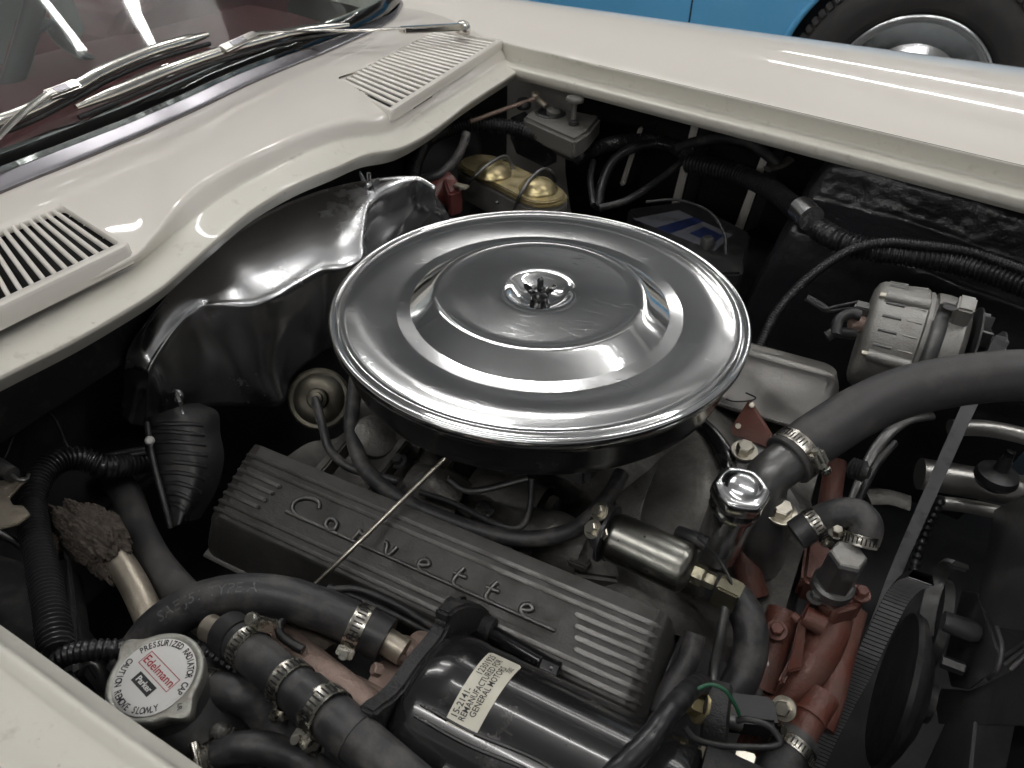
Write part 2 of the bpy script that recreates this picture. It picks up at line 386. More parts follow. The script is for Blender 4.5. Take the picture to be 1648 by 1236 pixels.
# --- cowl: stations from near to far, rows from the windshield trim to the edge of the hood opening
ST = [  # trim edge, crest of the step, foot of the step, edge of the opening : (px, py, z)
 ((-330, 470, .058), (-330, 680, .040), (-330, 686, .030), (-330, 770, .020)),
 ((-160, 386, .059), (-160, 600, .041), (-160, 607, .030), (-160, 686, .020)),
 ((0, 313, .060), (0, 520, .042), (0, 527, .030), (0, 604, .020)),
 ((110, 268, .061), (122, 462, .043), (124, 470, .031), (118, 545, .021)),
 ((185, 237, .062), (214, 414, .046), (220, 424, .033), (210, 492, .023)),
 ((235, 216, .063), (246, 383, .050), (262, 392, .036), (262, 458, .026)),
 ((285, 193, .065), (280, 338, .058), (300, 362, .041), (306, 420, .031)),
 ((330, 172, .066), (318, 300, .063), (342, 328, .045), (348, 384, .036)),
 ((400, 138, .067), (374, 267, .066), (398, 292, .048), (410, 333, .040)),
 ((470, 108, .067), (445, 233, .066), (466, 258, .048), (480, 293, .041)),
 ((520, 88, .066), (510, 206, .064), (525, 232, .046), (540, 268, .037)),
 ((565, 68, .065), (570, 191, .059), (580, 220, .039), (590, 247, .030)),
 ((596, 54, .064), (620, 186, .049), (627, 214, .030), (645, 236, .022)),
 ((622, 40, .063), (672, 152, .048), (682, 178, .028), (700, 206, .020)),
 ((640, 26, .062), (735, 112, .047), (748, 138, .026), (757, 163, .019)),
 ((652, 2, .062), (800, 73, .046), (818, 92, .026), (836, 112, .018)),
]
rows = []
cols = []
for a, b, c, d in ST:
    A, B, C_, D = P(*a), P(*b), P(*c), P(*d)
    bulge = V(0, 0, .006)
    cols.append([A, A.lerp(B, .33)+bulge, A.lerp(B, .67)+bulge, A.lerp(B, .93)+bulge*.35, B+(C_-B)*.08, C_+(B-C_)*.12, C_.lerp(D, .12), C_.lerp(D, .88), D-V(0, 0, .002), D-V(0, 0, .007)+V(-.002, 0, 0), D-V(0, 0, .020)+V(-.012, 0, 0)])
cols.insert(0, [a+(a-b)*.45 for a, b in zip(cols[0], cols[1])]); cols.insert(0, [V(a.x, -.60, a.z) for a in cols[0]])
nrow = len(cols[0]); rows = [[c[i] for c in cols] for i in range(nrow)]
cowl = grid('cowl_panel', rows[:6], 'paint', car, sub=14)
gut = grid('cowl_gutter', rows[5:], 'gutter', car, sub=5)

# --- far fender: sections along x
def fender_y0(x): return .524-.228*x
FX = [-1.6, -1.1, -.75, -.5, -.36, -.2, 0, .2, .4, .6, .8, 1.1]
prof = [(0, 0), (.012, .004), (.05, .014), (.10, .026), (.155, .034), (.20, .033), (.235, .026), (.262, .016), (.285, -.002), (.30, -.03), (.31, -.10), (.315, -.25), (.31, -.45)]
rws = []
for x in FX:
    y0 = fender_y0(x); base = .050; k = (.79+.0-y0)/.255
    rws.append([V(x, y0+dy*k, base+dz) for dy, dz in prof])
grid('fender', rws, 'paint', car, sub=4)
# rebate below the crest: wall, gutter, lip
rws = []
for x in [x for x in FX if x >= -.37]:
    y0 = fender_y0(x)
    rws.append([V(x, y0, .0495), V(x, y0-.0010, .047), V(x, y0+.002, .030), V(x, y0+.001, .026), V(x, y0-.004, .024), V(x, y0-.014, .0235), V(x, y0-.020, .023), V(x, y0-.0225, .020), V(x, y0-.0215, .012), V(x, y0-.014, .004)])
grid('fender_gutter', rws, 'gutter', car, sub=4)
# dark corner where cowl gutter and fender rebate meet
# --- near fender
nf = []
for q in [(-420, 700), (-200, 861), (0, 1003), (165, 1122), (330, 1236), (520, 1370)]:
    e = P(q[0], q[1], .020); x = e.x; y = e.y-.0065
    nf.append([V(x, y+.010, .000), V(x, y+.0035, .010), V(x, y, .0185), V(x, y-.003, .0205), V(x, y-.007, .0185), V(x, y-.012, .0165), V(x, y-.034, .0165), V(x, y-.0375, .0175), V(x, y-.039, .0215), V(x, y-.043, .0245), V(x, y-.10, .030), V(x, y-.2, .034), V(x, y-.27, .02), V(x, y-.30, -.05), V(x, y-.30, -.2)])
cutg = 9
r0_ = nf[0]
nf = [[V(xx, v.y-.012*k_, v.z) for v in r0_] for k_, xx in ((3, -1.9), (2, -1.1), (1, r0_[0].x-.16))]+nf
grid('fender_gutter', [r[:cutg+1] for r in nf], 'gutter', car, sub=4)
grid('fender', [r[cutg:] for r in nf], 'paint', car, sub=4)

# --- grilles
def grille(name_lab, A, B, C_, D, n, m0, slot, th, r_in=.1, edge=.010):
    """A-B is the first slot's direction; slots repeat towards D/C"""
    t = None
    nrm = (B-A).cross(D-A).normalized()
    if nrm.z < 0: nrm = -nrm
    def Q(u, v): return A.lerp(D, u).lerp(B.lerp(C_, u), v)
    up = nrm*m0
    # frame
    e0, e1, v0, v1 = edge
    fr = [(0, 0), (1, 0), (1, 1), (0, 1)]; inn = [(e0, v0), (1-e1, v0), (1-e1, 1-v1), (e0, 1-v1)]
    vs = []; fs = []
    N = 10
    def ringpts(u0, u1, w0, w1, rad):
        out = []
        for (cu, cv, a0) in ((u1-rad[0], w1-rad[1], 0), (u0+rad[0], w1-rad[1], 90), (u0+rad[0], w0+rad[1], 180), (u1-rad[0], w0+rad[1], 270)):
            for k in range(N+1):
                a = R(a0+90*k/N); out.append((cu+rad[0]*math.cos(a), cv+rad[1]*math.sin(a)))
        return out
    ro = ringpts(0, 1, 0, 1, (r_in, r_in*1.6)); ri = ringpts(e0, 1-e1, v0, 1-v1, (r_in*.55, r_in*.9))
    levels = [(ro, -.010), (ro, m0-.0025), (ringpts(.006, .994, .012, .988, (r_in, r_in*1.6)), m0), (ringpts(e0*.8, 1-e1*.8, v0*.85, 1-v1*.85, (r_in*.6, r_in)), m0), (ri, m0-.002), (ri, m0-.006)]
    L = len(ro)
    for pts, h in levels:
        vs += [Q(u, v)+nrm*h for u, v in pts]
    for i in range(len(levels)-1):
        for k in range(L): fs.append((i*L+k, i*L+(k+1) % L, (i+1)*L+(k+1) % L, (i+1)*L+k))
    t = mk('vent_grille', vs, fs, 'paint', car, auto=50); t['label'] = name_lab
    pl = mk('slot_shade_sheet', [Q(.01, .02)-nrm*(.0085-m0), Q(.99, .02)-nrm*(.0085-m0), Q(.99, .98)-nrm*(.0085-m0), Q(.01, .98)-nrm*(.0085-m0)], [(0, 1, 2, 3)], 'void', t, smooth=False)  # black sheet painting in the shade of deep slots
    me = None
    for i in range(1, n):
        u = e0+(1-e0-e1)*i/n
        a = Q(u, v0*.9); b = Q(u, 1-v1*.9); d = (Q(u+.01, .5)-Q(u, .5)).normalized(); hw = (Q(1, .5)-Q(0, .5)).length*(1-e0-e1)/n*slot*.5
        ds = (b-a).normalized()
        vs = []
        sec = [(-1, -.0034), (-1, -.0014), (-.6, -.0003), (0, 0), (.6, -.0003), (1, -.0014), (1, -.0034)]
        for p in (a, b):
            for s_, h in sec: vs.append(p+d*hw*s_+nrm*(m0-.0004+h))
        k = len(sec); fs = [(j, j+1, j+1+k, j+k) for j in range(k-1)]
        sl = mk('slat', vs, fs, 'paint', t, auto=50)
    bm_ = bmesh.new(); bm_.from_mesh(cowl.data); off_ = cowl.location+car.location
    qd = [Q(u, v) for u, v in (((.003, .012), (.997, .012), (.997, .985), (.003, .985)) if n < 20 else ((.012, .03), (.988, .03), (.988, .955), (.012, .955)))]
    def inside(p):
        s_ = [(qd[(k+1) % 4].x-qd[k].x)*(p.y-qd[k].y)-(qd[(k+1) % 4].y-qd[k].y)*(p.x-qd[k].x) for k in range(4)]
        return all(x > 0 for x in s_) or all(x < 0 for x in s_)
    kill = [f for f in bm_.faces if all(inside(v.co+off_) for v in f.verts)]; bmesh.ops.delete(bm_, geom=kill, context='FACES')
    bm_.to_mesh(cowl.data); bm_.free()
    return t
g1 = grille('wide slotted cowl vent nearest the camera', P(-160, 434, .053), P(-160, 590, .046), P(216, 405, .049), P(101, 333, .058), 18, .0075, .46, .01, r_in=.035, edge=(.02, .035, .11, .10))
g2 = grille('narrow slatted cowl vent at the far end below the wiper pivot', P(536, 136, .063), P(631, 184, .051), P(811, 68, .049), P(700, 50, .063), 23, .004, .52, .01, r_in=.02, edge=(.02, .02, .05, .09))

# --- windshield, trim, interior
lo = [V(*P(a[0][0], a[0][1], a[0][2])) for a in ST]
lo.insert(0, lo[0]+(lo[0]-lo[1])*.8+V(-.03, 0, 0))
steep = V(-.80, 0, .60)
trim = []
for i, p in enumerate(lo):
    wdt = .017-.006*max(0, (i-9)/7)
    d = V(-.86, 0, .5); 
    if i > 12: d = V(-.86, .25*(i-12), .5).normalized()
    trim.append([p+V(0, 0, .0005), p+V(0, 0, .0035), p+d*wdt*.5+V(0, 0, .004), p+d*wdt+V(0, 0, .0035), p+d*(wdt+.0015)+V(0, 0, .0005)])
tr = grid('windshield_trim', trim, 'trim', car, sub=5)
gl = []
for i, p in enumerate(lo):
    d = V(-.86, 0, .5); wdt = .017-.006*max(0, (i-9)/7)
    if i > 12: d = V(-.86, .25*(i-12), .5).normalized()
    q = p+d*wdt
    gl.append([q, q+V(-.11, .0, .085), q+V(-.25, 0, .19), q+V(-.50, 0, .36)])
e = gl[-1]; gl.append([x+V(-.10, .06, 0) for x in e]); gl.append([x+V(-.30, .12, 0) for x in e])
windshield = grid('windshield', gl, 'glass', car, sub=4, thick=.005)

# interior seen through the windshield
grid('dashboard', [[V(-.56, y, .030), V(-.66, y, .050-.03*abs(y-.2)), V(-.80, y, .060-.02*abs(y-.2)), V(-.92, y, .045), V(-.99, y, -.02), V(-1.0, y, -.3)] for y in (-.36, -.2, 0, .2, .45, .58)], 'maroon', car, sub=4)
pod = [PX(q[0], q[1], -.86) for q in ((150, 190), (166, 130), (176, 85), (192, 45), (214, 10), (250, -20), (330, -50), (420, -60), (470, -40), (480, 100))]
prism('dash_pod', pod, V(-.25, 0, 0), 'maroon', car, .03, segs=5)
mk('door_trim', [V(-.6, -.62, .12), V(-2.2, -.62, .2), V(-2.2, -.62, -.6), V(-.6, -.62, -.6)], [(0, 1, 2, 3)], 'interior', car)
mk('door_trim', [V(-.6, .85, .12), V(-2.2, .85, .2), V(-2.2, .85, -.6), V(-.6, .85, -.6)], [(0, 1, 2, 3)], 'interior', car)
mk('rear_bulkhead', [V(-2.2, -.62, .5), V(-2.2, .85, .5), V(-2.2, .85, -.6), V(-2.2, -.62, -.6)], [(0, 1, 2, 3)], 'interior', car)
sw = tube('steering_wheel', [PX(a, b, -.80) for a, b in ((-30, 240), (0, 190), (14, 150), (28, 110), (40, 70), (50, 35), (58, 0), (62, -40))], .014, 'steer', car, seg=14)
tube('spoke', [PX(40, 60, -.80), PX(75, 40, -.80), PX(100, 70, -.80), PX(140, 95, -.80)], .014, 'steer', sw, flat=.5)
tube('door_pillar', [PX(85, -30, -.95), PX(110, 40, -.95), PX(150, 100, -.95)], .02, 'interior', car, seg=14)

# ================================================================ wipers
from mathutils.bvhtree import BVHTree
_wme = windshield.data; _wbv = BVHTree.FromPolygons([v.co+windshield.location+car.location for v in _wme.vertices], [tuple(p.vertices) for p in _wme.polygons])
def wp(px, py, h):                 # a point h above the windshield's glass
    d = ray(px, py); hit = _wbv.ray_cast(CAM, d)
    n = V(.56, 0, .83); p = hit[0] if hit[0] else P(px, py, .068)
    return p-d*(h/abs(n.dot(d)))
for (lab, blade, arm, joint) in (
    ('chrome wiper blade and arm lying across the near end of the windshield', [[(-60, 214), (40, 180), (126, 137), (170, 113), (250, 80), (334, 56)]], [(-70, 290), (0, 217), (34, 184), (68, 157), (86, 147)], ((74, 154), (126, 134))),
    ('long chrome wiper resting low on the windshield with its pivot at the far vent', [[(122, 173), (200, 142), (270, 113), (340, 88), (400, 70), (480, 50), (560, 40)]], [(385, 64), (420, 53), (500, 49), (570, 49), (650, 46), (738, 41)], ((357, 80), (412, 55)))):
    w_ = thing('windshield_wiper', lab, 'wiper', wp(*blade[0][2], 0), 'chrome windshield wipers')
    pts = [wp(q[0], q[1], .010) for q in blade[0]]
    if joint[0][0] > 300:
        arm_pts = [wp(q[0], q[1], .016) for q in arm[:3]]+[P(570, 49, .095), P(650, 46, .090), P(738, 41, .083)]
    else: arm_pts = [wp(q[0], q[1], .016) for q in arm]
    L = sum((b-a).length for a, b in zip(pts, pts[1:]))
    tube('blade_spine', pts, lambda s, i: .0062*max(.3, min(1, .5+5*s/L, .5+5*max(0, L-s)/L)), 'wiper', w_, seg=14)
    tube('rubber_blade', [p-V(-.001, .001, .010) for p in pts], .0030, 'blackplast', w_, seg=8)
    tube('arm', arm_pts, .0052, 'wiper', w_, seg=12, flat=.4)
    n = V(.56, 0, .83); j0, j1 = wp(*joint[0], .016), wp(*joint[1], .016); d = j1-j0; s = d.normalized().cross(n).normalized()
    box('arm_saddle', (j0+j1)/2-n*.002, d*.5, s*.0060, n*.0048, 'wiper', w_, .002)
    box('saddle_window', (j0*.55+j1*.45)+n*.0028, d*.20, s*.0036, n*.0005, 'trim', w_, .0003)
    if joint[0][0] > 300:
        pc = P(744, 52, .070)
        lathe('pivot_cap', [(.012, 0), (.0125, .004), (.0115, .010), (.008, .015), (.003, .017)], pc, V(.2, 0, 1), 'wiper', w_, seg=24)
        pv = P(738, 41, .083)
        box('arm_head', (arm_pts[-1]*.5+arm_pts[-2]*.5)-V(0, 0, .002), (arm_pts[-1]-arm_pts[-2])*.55, V(.006, 0, 0), V(0, 0, .005), 'wiper', w_, .002)

# ================================================================ air cleaner
ac = thing('air_cleaner', 'large round chrome air cleaner with scratched dished lid in the middle of the engine', 'air cleaner', (0, 0, -.056))
LP = [(.1855, -.0105), (.1885, -.0095), (.1900, -.006), (.1900, -.0022), (.1888, -.0002), (.1868, .0005), (.1848, -.0004), (.1838, -.0018), (.1826, -.0012), (.1810, .0004), (.1794, .0004), (.1772, -.0004),
      (.1740, .0000), (.1700, .0005), (.1640, .0008), (.1560, .0006), (.1480, -.0001), (.1400, -.0010), (.1320, -.0020), (.1260, -.0028), (.1232, -.0031), (.1214, -.0030), (.1200, -.0025), (.1185, -.0016), (.1150, .0006), (.1100, .0036), (.1050, .0066), (.1000, .0096), (.0970, .0113), (.0955, .0119), (.0940, .0122), (.0920, .0123), (.0895, .0121), (.0885, .0119),
      (.0800, .0120), (.0600, .0121), (.0450, .0123), (.0340, .0123), (.0305, .0115), (.0275, .0092), (.0235, .0058), (.0180, .0034), (.0120, .0028), (.0060, .0028), (.0003, .0028)]
lathe('lid', LP[::-1]+[(.1850, -.0125), (.1840, -.0105), (.1830, -.006), (.1, .0), (.0003, -.001)], (0, 0, 0), V(0, 0, 1), 'lid', ac, seg=160, auto=70)
lathe('filter_pan', [(.1845, -.0095), (.1850, -.0130), (.1830, -.0150), (.1815, -.020), (.1800, -.036), (.1775, -.046), (.1700, -.052), (.150, -.056), (.06, -.056), (.055, -.07)], (0, 0, 0), V(0, 0, 1), 'pan', ac, seg=128)
zb = .0028
st = lathe('stud', [(.0031, 0)]+[(.0031-.0005*(k % 2), .0012*k*.5+.002) for k in range(30)]+[(.002, .021)], (0, 0, zb), V(0, 0, 1), 'blackgloss', ac, seg=14, auto=80)
wnut = lathe('wing_nut', [(.0085, .0005), (.0088, .0035), (.0068, .006), (.0058, .0095), (.0045, .010)], (0, 0, zb), V(0, 0, 1), 'blackgloss', ac, seg=24)
for sgn in (1, -1):
    d = V(math.cos(R(20)), math.sin(R(20)), 0)*sgn; s = V(0, 0, 1).cross(d)*.0011; z0 = V(0, 0, zb)
    prism('wing', [z0+d*.004+V(0, 0, .003), z0+d*.009+V(0, 0, .004), z0+d*.0145+V(0, 0, .0105), z0+d*.0150+V(0, 0, .0145), z0+d*.0125+V(0, 0, .0155), z0+d*.0092+V(0, 0, .0125), z0+d*.0045+V(0, 0, .009)], s*2, 'blackgloss', wnut, .0006)

# ================================================================ blue car behind
bc = thing('blue_car', 'sky blue car parked behind the white fender, showing one wheel and a shut line', 'car', (-.2, 2.1, GZ))
def PD(px, py, D): return CAM+ray(px, py)*D
WC = PD(1457, 152, 2.2)
Yb = WC.y-.02
wx = WC.x
arch = .385
# body side as a sheet with the wheel arch cut out
top = []
N = 28
pts = [V(-3.2, Yb, -.45), V(-3.2, Yb, .45), V(2.6, Yb, .45), V(2.6, Yb, -.45)]
ac_ = [V(wx+arch*math.cos(R(a)), Yb, WC.z+arch*math.sin(R(a))) for a in [-18+216*k/N for k in range(N+1)]]
body = prism('body_side', [V(-3.2, Yb, ac_[-1].z), V(-3.2, Yb, .35), V(2.6, Yb, .35), V(2.6, Yb, ac_[0].z)]+ac_, V(0, .04, 0), 'blue', bc, .006, segs=3)
# rolled lip of the arch
tube('arch_lip', [a+V(0, -.004, 0) for a in ac_], .010, 'blue', bc, seg=10, n=2)
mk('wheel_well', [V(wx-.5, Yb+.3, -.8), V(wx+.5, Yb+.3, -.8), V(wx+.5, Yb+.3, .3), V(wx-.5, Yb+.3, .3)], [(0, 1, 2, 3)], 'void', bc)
sx = PY(1113, 10, Yb).x
box('shut_line', V(sx, Yb-.0005, -.0), V(.0025, 0, 0), V(0, .001, 0), V(0, 0, .34), 'void', bc, 0)
wh = thing('wheel', None, None, (0, 0, 0)); wh.parent = bc; wh.location = WC-V(*bc.location)
def wl_(name, prof, m, par, seg=64, auto=35): return lathe(name, prof, WC, V(0, -1, 0), m, par, seg=seg, auto=auto)
ty = wl_('tyre', [(.215, -.10), (.22, .02), (.24, .045), (.275, .055), (.305, .050), (.325, .038), (.338, .022), (.345, .0), (.345, -.12), (.33, -.15), (.22, -.16)], 'tyre', wh, 96)
for k in range(84):
    a = 2*math.pi*k/84
    u = V(math.cos(a), 0, math.sin(a)); t_ = V(-math.sin(a), 0, math.cos(a))
    if u.z < -.2: continue
    box('tread_block', WC+u*.337+V(0, -.016+.0, 0), u*.010+V(0, .006, 0), t_*.0085, V(0, .018, 0)+u*(-.006), 'tyre', ty, .002)
wl_('rim', [(.222, .01), (.226, .030), (.222, .040), (.214, .042), (.206, .036), (.198, .012), (.185, .0), (.150, .006), (.10, .03), (.06, .05), (.0003, .058)], 'chrome', wh, 96, 60)

# ================================================================ dark panels of the engine bay (parts of the car)
mk('firewall', [V(-.43, -.62, .02), V(-.43, .78, .02), V(-.43, .78, -.6), V(-.43, -.62, -.6)], [(0, 1, 2, 3)], 'dark', car)
mk('bay_floor', [V(-.5, -.62, -.52), V(.9, -.62, -.52), V(.9, .8, -.52), V(-.5, .8, -.52)], [(0, 1, 2, 3)], 'dark', car)
mk('inner_fender', [V(-.5, -.52, .0), V(.9, -.56, .0), V(.9, -.50, -.55), V(-.5, -.50, -.55)], [(0, 1, 2, 3)], 'dark', car)
mk('radiator_support', [V(.78, -.56, .02), V(.78, .5, .02), V(.78, .5, -.55), V(.78, -.56, -.55)], [(0, 1, 2, 3)], 'dark', car)
prism('firewall_ledge', [V(-.44, -.52, -.045), V(-.395, -.52, -.045), V(-.390, -.52, -.055), V(-.385, -.52, -.10), V(-.44, -.52, -.10)], V(0, .42, 0), 'blackplast', car, .004)
prism('firewall_ledge', [V(-.44, -.52, -.20), V(-.36, -.52, -.22), V(-.35, -.52, -.30), V(-.44, -.52, -.30)], V(0, .40, 0), 'dark', car, .006)
# far inner panel coated in tar-like undercoat: pixel rows at their distance
top = [(1310, 300), (1322, 262), (1345, 256), (1400, 268), (1480, 288), (1570, 316), (1660, 348), (1900, 420)]
rws = []
for q in top:
    a = PY(q[0], q[1], .545 if q[0] < 1340 else .525); rws.append(a)
pan = []
for i, a in enumerate(rws):
    x = a.x; y0 = a.y
    pan.append([V(x, y0+.03, a.z+.004), V(x, y0+.004, a.z), V(x-.004, y0-.006, a.z-.008), V(x-.012, y0-.014, a.z-.040), V(x-.014, y0-.020, a.z-.054), V(x-.018, y0-.045, a.z-.064), V(x-.022, y0-.070, a.z-.076), V(x-.026, y0-.078, a.z-.095), V(x-.05, y0-.085, a.z-.2), V(x-.09, y0-.085, a.z-.42)])
o = grid('undercoated_panel', pan, 'tar', car, sub=14)
import numpy as _np
for v in o.data.vertices:
    n_ = noise.noise(v.co*22)*.0016+noise.noise(v.co*90)*.0009
    v.co.y -= n_
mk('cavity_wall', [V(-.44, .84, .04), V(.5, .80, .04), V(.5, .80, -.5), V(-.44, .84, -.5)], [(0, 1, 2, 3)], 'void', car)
# upright openings of the side vent, the fender's own white edges showing through the dark cavity
YV = .775
for a, b, wpx in (((1118, 196), (1083, 345), 15), ((1232, 245), (1186, 375), 16), ((1030, 205), (1000, 300), 9)):
    p0, p1 = PY(*a, YV), PY(*b, YV); h = PY(a[0]+wpx*.5, a[1], YV)-PY(a[0]-wpx*.5, a[1], YV); h = V(h.x*.5, 0, 0)
    prism('vent_upright', [p0-h*.6, p0+h*.9, p1+h, p1-h], V(0, .012, 0), 'paint', car, .003)
    d = (p1-p0)
    prism('vent_return', [p0+h*.9+V(.002, .01, 0), p0+h*3.4+V(0, .04, 0), p1+h*3.4+V(0, .04, 0), p1+h+V(.002, .01, 0)], V(0, .004, 0), 'greysteel', car, .001)

# ================================================================ valve covers
def valve_cover(lab, x0, x1, yi, zi, yo, zo, flip, script):
    t = thing('finned_valve_cover', lab, 'valve cover', ((x0+x1)/2, (yi+yo)/2, zo-.045), 'finned aluminium valve covers')
    vd = V(0, yo-yi, zo-zi); W_ = vd.length; vd = vd.normalized(); nn = V(1, 0, 0).cross(vd)
    if nn.z < 0: nn = -nn
    def Q(x, v, h=0): return V(x, yi, zi)+vd*v+nn*h
    sy = 1 if yo < yi else -1
    # body: rounded slab with sloping sides
    sec = [V(0, yi+sy*.030, zi-.052), V(0, yi+sy*.022, zi-.040), V(0, yi+sy*.004, zi-.006), V(0, yi-sy*.004, zi-.0005), V(0, yo+sy*.004, zo+.0015), V(0, yo-sy*.004, zo-.005), V(0, yo-sy*.014, zo-.038), V(0, yo-sy*.016, zo-.050)]
    rows = []; ch = .010
    xs = [(x0-.004, .86, -.048), (x0-.0035, .90, -.03), (x0-.001, .95, -.014), (x0+.004, .985, -.004), (x0+.012, 1, 0), (x0+.05, 1, 0), (x1-.05, 1, 0), (x1-.012, 1, 0), (x1-.004, .985, -.004), (x1+.001, .95, -.014), (x1+.0035, .90, -.03), (x1+.004, .86, -.048)]
    mid = (Q(0, W_/2))
    for x, k, dz in xs:
        r = []
        for q in sec:
            zz = min(q.z, mid.z+ (q.z-mid.z)*1+dz) if dz else q.z
            zz = min(q.z, q.z+dz) if q.z > zi-.045 else q.z
            r.append(V(x, mid.y+(q.y-mid.y)*k, max(zz, zi-.052) if q.z > zi-.045 else q.z))
        rows.append(r)
    BM = 'castdark' if script else 'castbright'; FM = 'castalu' if script else 'castbright'  # darker body carries the shade between the fins in its colour
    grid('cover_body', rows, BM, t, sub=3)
    prism('gasket_flange', [V(x0-.005, yi+sy*.034, zi-.054), V(x1+.005, yi+sy*.034, zi-.054), V(x1+.005, yo-sy*.019, zo-.052), V(x0-.005, yo-sy*.019, zo-.052)], V(0, 0, .0035), 'castalu', t, .001)
    # fins
    nf_ = 8
    p0x, p1x = x0+.058, x1-.072
    for i in range(nf_):
        v = W_*(.12+.82*i/(nf_-1)); segs_ = [(x0-.001, x1+.001)]
        if 2 <= i <= 5 and script or i in (1, 2, 3, 4, 5) and not script: segs_ = [(x0-.001, p0x-.003*(i-2)), (p1x+.003*(i-2), x1+.001)]
        for a, b in segs_:
            out = []
            A_ = a < x0+.01; B_ = b > x1-.01
            topp = [];
            if A_: topp += [Q(a-.0015, v, -.022), Q(a-.0005, v, -.010), Q(a+.004, v, -.001), Q(a+.011, v, 0.0044)]
            else: topp += [Q(a, v, -.002), Q(a+.002, v, 0.0044)]
            if B_: topp += [Q(b-.020, v, 0.0044), Q(b-.012, v, .0028), Q(b-.006, v, -.0005), Q(b-.003, v, -.007)]
            else: topp += [Q(b-.002, v, 0.0044), Q(b, v, -.002)]
            lowp = [p-nn*.006+V(.004 if k < len(topp)/2 else -.004, 0, 0)*(0 if (not A_ and k < 2) or (not B_ and k >= len(topp)-2) else 1) for k, p in enumerate(topp)]
            prism('fin', topp+lowp[::-1], vd*.0036, FM, t, .0010, segs=2, auto=40)
    if script:
        a0, a1 = p0x+.004, p1x-.002; v0, v1 = W_*.34, W_*.77
        rr = .004
        poly = []
        for cx_, cv_, s_ in ((a1-rr, v1-rr, 0), (a0+rr, v1-rr, 90), (a0+rr, v0+rr, 180), (a1-rr, v0+rr, 270)):
            for k in range(5): an = R(s_+22.5*k); poly.append(Q(cx_+rr*math.cos(an), cv_+rr*math.sin(an), -.001))
        prism('script_plaque', poly, nn*.0018, 'castdark', t, .0006, segs=2)
        # underline and the letters, swept strokes standing proud of the plaque
        base = v1-W_*.13
        hh = .0024
        def stroke(pts, sx, sy_, ox, name, r=.0013):
            q = [Q(ox+px*sx-py*sy_*.1, base-py*sy_, hh) for px, py in pts]
            return tube(name, q, r, 'castalu', t, seg=8, n=5)
        L0, L1 = a0+.012, a1-.006
        stroke([(0, 0), (.33, 0), (.66, 0), (1, 0)], L1-L0, 1, L0, 'underline', .0017)
        G = {'C': [(1.0, .78), (.92, 1.05), (.6, 1.12), (.2, .95), (-.05, .6), (.0, .22), (.3, .02), (.7, 0)],
             'o': [(.5, .0), (.1, .25), (.12, .75), (.5, .9), (.85, .7), (.8, .25), (.5, 0)],
             'r': [(0, 0), (.2, .5), (.3, .95), (.45, .8), (.75, .75), (.85, .9)],
             'v': [(0, .9), (.2, .85), (.3, .3), (.45, .02), (.7, .4), (.9, .95)],
             'e': [(.1, .4), (.5, .5), (.8, .7), (.55, .95), (.2, .7), (.15, .3), (.45, .02), (.9, .05)],
             't': [(.6, 1.5), (.35, .9), (.2, .3), (.4, .02), (.8, .05)]}
        xs_ = [.02, .155, .27, .385, .515, .64, .755, .875]
        for ch_, xx in zip('Corvette', xs_):
            big = ch_ == 'C'
            stroke(G[ch_], .024 if big else .0135, .0170 if big else .0110, L0+xx*(L1-L0), 'raised_letter', .0021)
            if ch_ == 't': stroke([(.05, 1.0), (1.0, 1.05)], .0125, .0095, L0+xx*(L1-L0), 'raised_letter', .0019)
    return t
valve_cover('long ribbed grey valve cover with raised script, on the near side of the engine', -.212, .203, -.182, -.120, -.243, -.150, 1, True)
valve_cover('clean ribbed valve cover emerging from behind the air cleaner on the far side', -.145, .273, .172, -.112, .235, -.142, 1, False)

# ================================================================ intake manifold, carburettor
rws = []
for i in range(9):
    x = -.20+.48*i/8
    rws.append([V(x, y, -.175+.022*math.sin(i*1.9+y*30)+(.02 if abs(y) < .05 else 0)) for y in (-.17, -.12, -.07, -.02, .03, .08, .13, .17)])
im = thing('intake_manifold', 'dusty cast aluminium intake manifold in the shade between the valve covers', 'intake manifold', (0, 0, -.2))
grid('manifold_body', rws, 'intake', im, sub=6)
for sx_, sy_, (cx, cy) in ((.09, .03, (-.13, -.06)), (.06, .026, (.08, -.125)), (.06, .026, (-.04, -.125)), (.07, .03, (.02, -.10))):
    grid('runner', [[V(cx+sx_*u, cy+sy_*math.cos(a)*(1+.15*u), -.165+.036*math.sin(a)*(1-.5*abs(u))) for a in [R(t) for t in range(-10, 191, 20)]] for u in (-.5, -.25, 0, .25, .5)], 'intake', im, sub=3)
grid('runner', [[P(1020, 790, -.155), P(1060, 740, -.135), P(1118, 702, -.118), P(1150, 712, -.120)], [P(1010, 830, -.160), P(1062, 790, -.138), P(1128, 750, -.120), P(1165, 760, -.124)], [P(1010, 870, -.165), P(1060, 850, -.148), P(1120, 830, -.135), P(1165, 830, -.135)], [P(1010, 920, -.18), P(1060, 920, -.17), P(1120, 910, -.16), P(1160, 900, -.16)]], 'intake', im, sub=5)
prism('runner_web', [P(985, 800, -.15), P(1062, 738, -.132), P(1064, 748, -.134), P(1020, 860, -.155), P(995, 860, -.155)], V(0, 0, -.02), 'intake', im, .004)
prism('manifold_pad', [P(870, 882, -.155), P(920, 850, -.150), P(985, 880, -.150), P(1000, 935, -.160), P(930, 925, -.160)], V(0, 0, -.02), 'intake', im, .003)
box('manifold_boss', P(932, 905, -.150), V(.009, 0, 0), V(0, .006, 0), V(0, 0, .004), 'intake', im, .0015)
for q in ((640, 742), (905, 842), (780, 820)): bolt(P(q[0], q[1], -.150), V(0, -.3, 1), .006, .006, 'greysteel', im)
